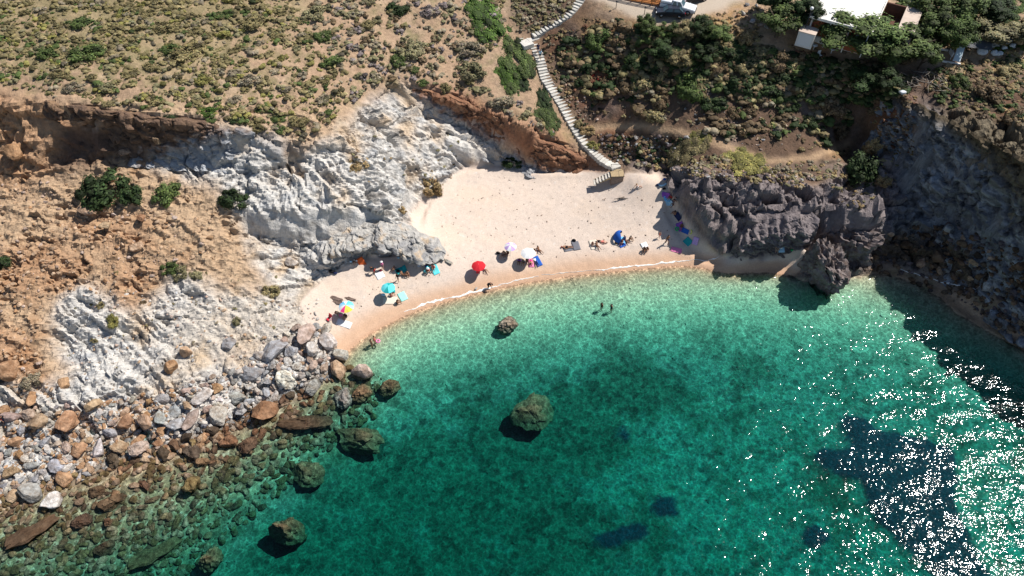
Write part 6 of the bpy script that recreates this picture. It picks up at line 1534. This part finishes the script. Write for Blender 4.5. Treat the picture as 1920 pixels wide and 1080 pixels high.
towel(803, 508, .9, 1.3, .5, 'aqua', 'left one of two turquoise towels under the spur tip'); towel(816, 506, .9, 1.3, .3, 'aqua', 'right one of two turquoise towels under the spur tip')
person(804, 509, 'sit', PI - .4, 'tan', [('shirt', 'coral')], 'person in a white hat sitting on the left turquoise towel', 'brown', hat='white'); person(813, 503, 'sit', PI, 'tan', [('shirt', 'coral'), ('shorts', 'navy')], 'person in a coral shirt sitting on the right turquoise towel', 'brown'); bag(800, 500, .24, 'blue', 'blue bag behind the left turquoise towel')
# --- middle
parasol(898, 513, .95, 1.55, ['red'], 'red parasol near the wet sand'); 
p = ground(897, 513); r = thing('folding_chair', p, 'dark folding chair under the red parasol', 'chair', None, 3.0); box_o('seat', (0, 0, .3), (.5, .48, .05), 'black', r); box_o('backrest', (0, .26, .6), (.5, .05, .6), 'red', r)
for sx in (-1, 1):
    for sy in (-1, 1): tube_o('leg', [(sx * .22, sy * .2, 0), (sx * .22, -sy * .2, .3)], [.014, .014], 'whitemetal', r, 5)
person(909, 506, 'lean', -2.5, 'tan', [('shirt', 'white'), ('trunks', 'black')], 'person in white stretched out right of the red parasol', 'black')
parasol(957, 478, .85, 1.65, ['lilac', 'white'], 'pale lilac and white striped parasol'); person(946, 477, 'sit', 2.8, 'dark', [('swimsuit', 'maroon')], 'tanned person sitting left under the lilac striped parasol', 'brown'); person(952, 476, 'sit', 2.9, 'dark', [('shorts', 'maroon')], 'tanned person sitting right under the lilac striped parasol', 'black')
person(942, 480, 'lean', 2.6, 'fair', [('swimsuit', 'grey')], 'pale person reclining in front of the lilac striped parasol', 'brown'); bag(934, 475, .3, 'black', 'black bag left of the lilac striped parasol')
parasol(990, 491, 1.02, 1.75, ['white'], 'plain white parasol, the largest in the middle of the beach'); person(974, 491, 'sit', 2.9, 'dark', [('shirt', 'purple'), ('shorts', 'navy')], 'person in purple sitting left under the white parasol', 'black')
person(982, 493, 'sit', 2.8, 'tan', [('shirt', 'grey'), ('shorts', 'black')], 'person in grey sitting in the shade of the white parasol', 'black'); person(988, 490, 'sit', 3.4, 'dark', [('swimsuit', 'black')], 'person in black sitting at the foot of the white parasol', 'black')
towel(995, 491, .75, 1.7, -.1, 'pink', 'pink towel right of the white parasol'); person(996, 490, 'prone', -.1, 'tan', [('swimsuit', 'hotpink')], 'person in hot pink lying on the pink towel', 'brown')
towel(1008, 490, .8, 1.6, .35, 'blue', 'blue towel at the right end of the white parasol group'); person(1004, 491, 'lie', PI + .4, 'fair', [('shirt', 'white'), ('trousers', 'navy')], 'person in dark trousers lying beside the blue towel', 'black')
person(1003, 473, 'sit', 2.4, 'dark', [('swimsuit', 'coral')], 'left one of a couple sitting behind the white parasol', 'brown'); person(1010, 470, 'lean', -2.4, 'dark', [('trunks', 'black')], 'right one of a couple sitting behind the white parasol', 'black')
towel(1069, 466, 1.9, .8, .15, 'grey', 'dark grey towel in the middle of the dry beach'); person(1063, 464, 'lie', -1.6, 'tan', [('swimsuit', 'black')], 'person in a pink hat lying on the dark grey towel', 'brown', hat='coral'); bag(1076, 452, .3, 'black', 'black bag above the patterned mat'); 
towel(1080, 461, 1.0, 1.4, .25, 'grey', 'patterned grey mat right of the dark grey towel', 'beach_mat', 'mat')
person(916, 541, 'bend', -1.8, 'dark', [('shirt', 'black'), ('trousers', 'black')], 'person in black bending at the waterline', 'black')
put_rock(893, 541, 9, 5, 'white', 'small white stone on the wet sand left of the person in black', name='stone')
# --- right
towel(1113, 459, 1.1, 1.5, .3, 'cream', 'pale towel in the right half of the dry beach'); person(1111, 458, 'sit', 2.9, 'tan', [('swimsuit', 'lilac')], 'child in lilac sitting on the pale towel', 'brown', 1.3); person(1119, 462, 'lean', -2.6, 'dark', [('trunks', 'black')], 'tanned person leaning back beside the pale towel', 'black')
person(1129, 454, 'lie', 1.3, 'fair', [('swimsuit', 'coral')], 'person in coral lying right of the pale towel', 'brown'); bag(1123, 453, .22, 'black', 'black bag beside the person in coral')
p = ground(1161, 446); r = thing('pop_up_tent', p, 'bright blue pop up beach tent', 'tent', None, -1.75)
V, F = [], []
for lay, k in ((0, 1.0), (1, .975)):
    for j in range(9):
        for i in range(15):
            a = math.pi * (-.12 + 1.24 * i / 14); e = math.pi / 2 * j / 8; V.append((k * 1.0 * math.cos(a) * math.cos(e * .98), -k * .85 * math.sin(a) * math.cos(e * .98), k * 1.12 * math.sin(e)))
n = 135
for j in range(8):
    for i in range(14): b = j * 15 + i; F.append((b, b + 1, b + 16, b + 15)); F.append((n + b + 15, n + b + 16, n + b + 1, n + b))
o = link('canopy', simple('canopy', V, F, MAT['fabric']), r); o.color = (*FC['blue'], 1)
V, F = [], []; box_vf((V, F), (0, .25, .03), (1.8, 1.3, .03)); o = link('tent_floor', simple('tent_floor', V, F, MAT['fabric'], False), r); o.color = (*FC['sky'], 1)
for g in (-1, 1): tube_o('tent_pole', [(g * .98, .3, 0), (g * .7, .1, .75), (0, 0, 1.15)], [.012] * 3, 'darkmetal', r, 5)
towel(1166, 458, .95, .9, .4, 'blue', 'blue towel in front of the blue tent'); person(1166, 455, 'sit', 2.7, 'tan', [('swimsuit', 'red')], 'person in red sitting on the blue towel before the tent', 'brown'); person(1172, 451, 'lean', -2.5, 'tan', [('shirt', 'navy')], 'person in navy leaning back in front of the blue tent', 'black')
person(1180, 449, 'sit', -2.2, 'dark', [('trunks', 'black')], 'tanned person sitting right of the blue tent', 'black'); put_rock(1155, 456, 7, 5, 'algae', 'small dark stone left of the blue towel', name='stone')
person(1208, 469, 'sit', 2.7, 'dark', [('trunks', 'navy')], 'left one of a couple sitting on the sand edge at the right', 'black'); person(1214, 469, 'sit', 2.5, 'tan', [('swimsuit', 'maroon')], 'right one of a couple sitting on the sand edge at the right', 'brown'); towel(1208, 460, .9, .8, .3, 'white', 'white towel behind the couple on the sand edge')
person(1236, 446, 'walk', PI - .5, 'fair', [('swimsuit', 'coral')], 'child in coral walking on the right part of the beach', 'brown', 1.25); person(1250, 457, 'walk', PI + .3, 'dark', [('shorts', 'navy')], 'man in dark shorts walking at the edge of the headland shade', 'black', 1.8)
towel(1268, 469, 1.5, .7, -.1, 'pink', 'pink towel on the wet sand edge at the right'); towel(1290, 453, 1.1, 1.0, -.35, 'teal', 'teal towel at the edge of the headland shade'); towel(1305, 452, .8, 1.1, .35, 'lilac', 'lilac towel right of the teal one in the shade')
towel(1276, 425, 1.3, 1.1, -.5, 'purple', 'purple mat under the headland'); person(1278, 426, 'sit', 2.6, 'dark', [('swimsuit', 'maroon')], 'person sitting on the purple mat under the headland', 'black'); towel(1285, 433, 1.1, .7, .1, 'blue', 'blue towel under the headland below the purple mat')
def ring_o(px, py, R, r_, colour, label, z=None, arc=6.28319, name='swim_ring', cat='swim ring'):
    p = ground(px, py) if z is None else Vector(at(px, py, z)); V, F = [], []; m = 24
    for i in range(m):
        a = arc * i / m if arc > 6 else arc * i / (m - 1)
        for k in range(10): b = .62832 * k; V.append(((R + r_ * math.cos(b)) * math.cos(a), (R + r_ * math.cos(b)) * math.sin(a), r_ * math.sin(b)))
    for i in range(m if arc > 6 else m - 1):
        for k in range(10): F.append((i * 10 + k, ((i + 1) % m) * 10 + k, ((i + 1) % m) * 10 + (k + 1) % 10, i * 10 + (k + 1) % 10))
    if arc < 6: F.append(tuple(range(10))[::-1]); F.append(tuple((m - 1) * 10 + k for k in range(10)))
    o = link(name, simple(name, V, F, MAT['plastic']), label=label, cat=cat); o.location = (p.x, p.y, p.z + r_ * .9); o.color = (*FC[colour], 1); o.rotation_euler = slope_rot(p, 1) if z is None else (0, 0, 0); return o
ring_o(1269, 430, .24, .09, 'green', 'green swim ring left of the purple mat'); o = ring_o(1294, 435, .3, .06, 'lime', 'yellow green curved swim noodle under the headland', arc=3.0, name='swim_noodle', cat='swim noodle'); o.rotation_euler.rotate_axis('Z', -1.2)
person(1266, 404, 'sit', .9, 'tan', [('trunks', 'navy')], 'bare backed man sitting in the shade of the headland', 'black', 1.8); towel(1272, 406, 1.2, .8, -.2, 'navy', 'dark blue towel beside the bare backed man')
towel(1249, 366, 1.2, .75, .25, 'purple', 'purple towel highest in the row under the headland'); towel(1250, 373, 1.0, .65, .2, 'sky', 'bright blue towel between the purple and the pale blue one'); towel(1254, 380, 1.3, .8, .25, 'lightblue', 'pale blue towel lowest in the row under the headland')
person(1258, 373, 'sit', 2.0, 'tan', [('shirt', 'red'), ('shorts', 'black')], 'person in red sitting by the blue towels under the headland', 'black'); person(1267, 377, 'sit', 2.2, 'fair', [('shirt', 'grey'), ('trousers', 'black')], 'person in grey sitting right of the pale blue towel', 'black'); person(1262, 384, 'lean', 2.4, 'tan', [('shirt', 'navy')], 'person in navy reclining below the pale blue towel', 'black')
o = ring_o(1241, 343, .62, .13, 'lightblue', 'pale blue curved air mattress in the shade by the stairs', arc=2.2, name='air_mattress', cat='air mattress'); o.rotation_euler.rotate_axis('Z', -1.6); bag(1246, 337, .25, 'blue', 'blue bag behind the pale blue air mattress'); bag(1245, 355, .26, 'black', 'black bag in the shade below the pale blue air mattress'); bag(1232, 348, .22, 'navy', 'navy bag left of the pale blue air mattress')
person(1196, 352, 'lean', -1.5, 'fair', [('swimsuit', 'white')], 'person in white reclining alone near the beach steps', 'blond')
# people elsewhere
bag(1463, 466, .3, 'white', 'white bag in the cave under the purple headland'); towel(1464, 467, .8, 1.1, .2, 'lightblue', 'pale blue towel in the cave under the purple headland'); person(1456, 468, 'sit', 2.9, 'fair', [('swimsuit', 'black')], 'person sitting by the pale blue towel in the cave', 'black'); bag(1484, 470, .22, 'green', 'green bag at the right end of the cave under the headland')
person(1127, 582, 'stand', 2.2, 'dark', [('trunks', 'black')], 'left one of two bathers standing in the shallow bay', 'black', 1.7, sink=0); person(1145, 585, 'stand', -1.0, 'tan', [('swimsuit', 'navy')], 'right one of two bathers standing in the shallow bay', 'black', 1.7)
person(704, 645, 'stand', 1.0, 'tan', [('swimsuit', 'coral')], 'right one of two bathers wading by the pale corner boulder', 'brown'); person(698, 651, 'stand', -.6, 'tan', [('trunks', 'navy')], 'left one of two bathers wading by the pale corner boulder', 'black'); ring_o(709, 640, .22, .08, 'pink', 'pink swim ring held by a wading bather', z=.35)
person(14, 794, 'walk', 1.2, 'dark', [('shirt', 'black'), ('trousers', 'navy')], 'hiker with a red backpack at the left edge', 'black')
p = ground(14, 794); v, f = rock_shape(3, 801, planes=4, rough=.08, dims=(.8, .55, 1)); r = thing('backpack', (p.x - .2, p.y - .08, p.z + 1.18), 'red backpack on the hiker at the left edge', 'backpack'); link('pack', simple('pack', v * .3, f, MAT['red']), r); tube_o('strap', [(-.1, .1, .2), (.0, .28, .2), (.05, .3, -.1)], [.02] * 3, 'black', r, 5)
def on_stairs(px, py): 
    q = ground(px, py); j = int(np.argmin((SA[:, 0] - q.x) ** 2 + (SA[:, 1] - q.y) ** 2)); return Vector((SA[j, 0], SA[j, 1], SA[j, 2]))
person(0, 0, 'walk', PI, 'tan', [('shirt', 'navy'), ('shorts', 'navy')], 'person in navy coming down the stairs ahead of the landing', 'black', loc=on_stairs(1010, 101)); person(0, 0, 'walk', PI, 'tan', [('shirt', 'lightblue'), ('shorts', 'black')], 'person in a pale shirt lower on the stairs', 'black', loc=on_stairs(1011, 115))
# driftwood and pebbles on the dry beach
V, F = [], []; rt = random.Random(8)
for i in range(9): a = rt.uniform(-.6, .6) + .4; c = Vector((rt.uniform(-.4, .4), rt.uniform(-.15, .15), .08 + .12 * rt.random())); d = Vector((math.cos(a), math.sin(a), .1)) * rt.uniform(.3, .7); tube((V, F), [c - d, c + Vector((0, 0, .1)), c + d], [.05, .05, .02], 5)
o = link('driftwood', simple('driftwood', V, F, MAT['driftwood']), label='bundle of grey driftwood on the upper beach right of the middle', cat='driftwood'); o.location = ground(1165, 373)
ITEMS = []
for (px, py) in rand_in([(700,500),(840,496),(790,430),(900,320),(1120,335),(1240,370),(1290,455),(1180,470),(1000,490),(850,520),(700,580),(640,610)], 420, rb):
    p = ground(px, py); s = (1.5 + 3.2 * rb.random() ** 4) * mpp(p) / 2; j = rb.uniform(.5, 1.2); ITEMS.append((4 + rb.randrange(4), (p.x, p.y, p.z + s * .2), (s, s * .8, s * .6), rb.uniform(0, 6.28), [.32 * j, .26 * j, .22 * j]))
joined('beach_stones', SMALL, ITEMS, MAT['boulder'], 'scattered small dark stones on the pale beach')
# ------------------------------------------------------------------ a label of its own for each of the many
ORD = ['nearest', 'second nearest', 'third nearest', 'fourth nearest', 'fifth nearest', 'sixth nearest', 'seventh nearest', 'eighth nearest', 'ninth nearest', 'tenth nearest']
def single_out(items, marks):
    best = {}
    for nm, mx, my in marks:
        sect = {}
        for i, (o, px, py, noun) in enumerate(items):
            dx, dy = px - mx, py - my
            d = ('right of' if dx > 0 else 'left of') if abs(dx) > abs(dy) else ('below' if dy > 0 else 'above')
            sect.setdefault((noun, d), []).append((math.hypot(dx, dy), i))
        for (noun, d), l in sect.items():
            for rank, (ds, i) in enumerate(sorted(l)):
                if i not in best or (rank, ds) < best[i][:2]: best[i] = (rank, ds, f'{ORD[min(rank, 9)]} {noun} {d} the {nm}')
    for i, b in best.items(): items[i][0]['label'] = b[2]
single_out(SHORE_ROCKS, [('big cracked boulder at the beach corner', 683, 690), ('tall streaked white boulder', 540, 702), ('long brown ledge rock in the water', 572, 785), ('white flat topped boulder', 412, 772), ('bright white boulder at the lower left', 101, 934), ('biggest orange boulder', 130, 788), ('tall orange boulder on the pale scree', 322, 682), ('tall tan boulder in the rubble', 274, 788), ('dark flat boulder awash', 362, 842), ('blue grey veined boulder', 108, 872), ('big upright grey block', 474, 692), ('orange split boulder', 238, 786), ('lone smooth grey boulder on the scree', 430, 641), ('striped pale boulder', 261, 836)])
single_out(CLIFF_ROCKS, [('dark rock buttress in the water', 1546, 510), ('big dark green bush on the headland', 1605, 290), ('right edge of the picture', 1918, 500), ('top of the shaded scree', 1740, 440), ('lower end of the shaded scree', 1850, 560), ('middle of the shaded scree', 1790, 495)])
single_out(HILL_SHRUBS, [('broad green scrub patch', 160, 95), ('dark bush at the cliff edge', 322, 212), ('bright green cliff edge bush', 390, 203), ('flat green bush by the cliff edge', 520, 216), ('wide grey green bush', 768, 92), ('vivid green thicket', 915, 40), ('dark green bush at the top edge', 745, 14), ('broad olive scrub', 350, 92), ('dark olive scrub near the top edge', 470, 40), ('green scrub patch near the top left', 145, 42), ('two stacked bushes at the hill top', 600, 40), ('top left corner of the picture', 0, 0), ('left end of the cliff edge', 0, 170), ('white cliff top', 740, 166), ('olive bush above the cliff', 835, 158)])
single_out(SLOPE_BUSHES, [('large light green tree bush', 1290, 158), ('light green bush under the parking lot', 1120, 66), ('dark car', 1256, 29), ('stairs landing', 990, 72), ('house annex', 1515, 60), ('white sack at the gully', 1690, 176), ('large brown bush on the right slope', 1560, 195), ('big dark green bush on the headland', 1605, 290), ('start of the footpath', 1108, 243)])
single_out(EDGE, [('satellite dish', 1476, 52), ('parking lot corner', 1350, 20)])
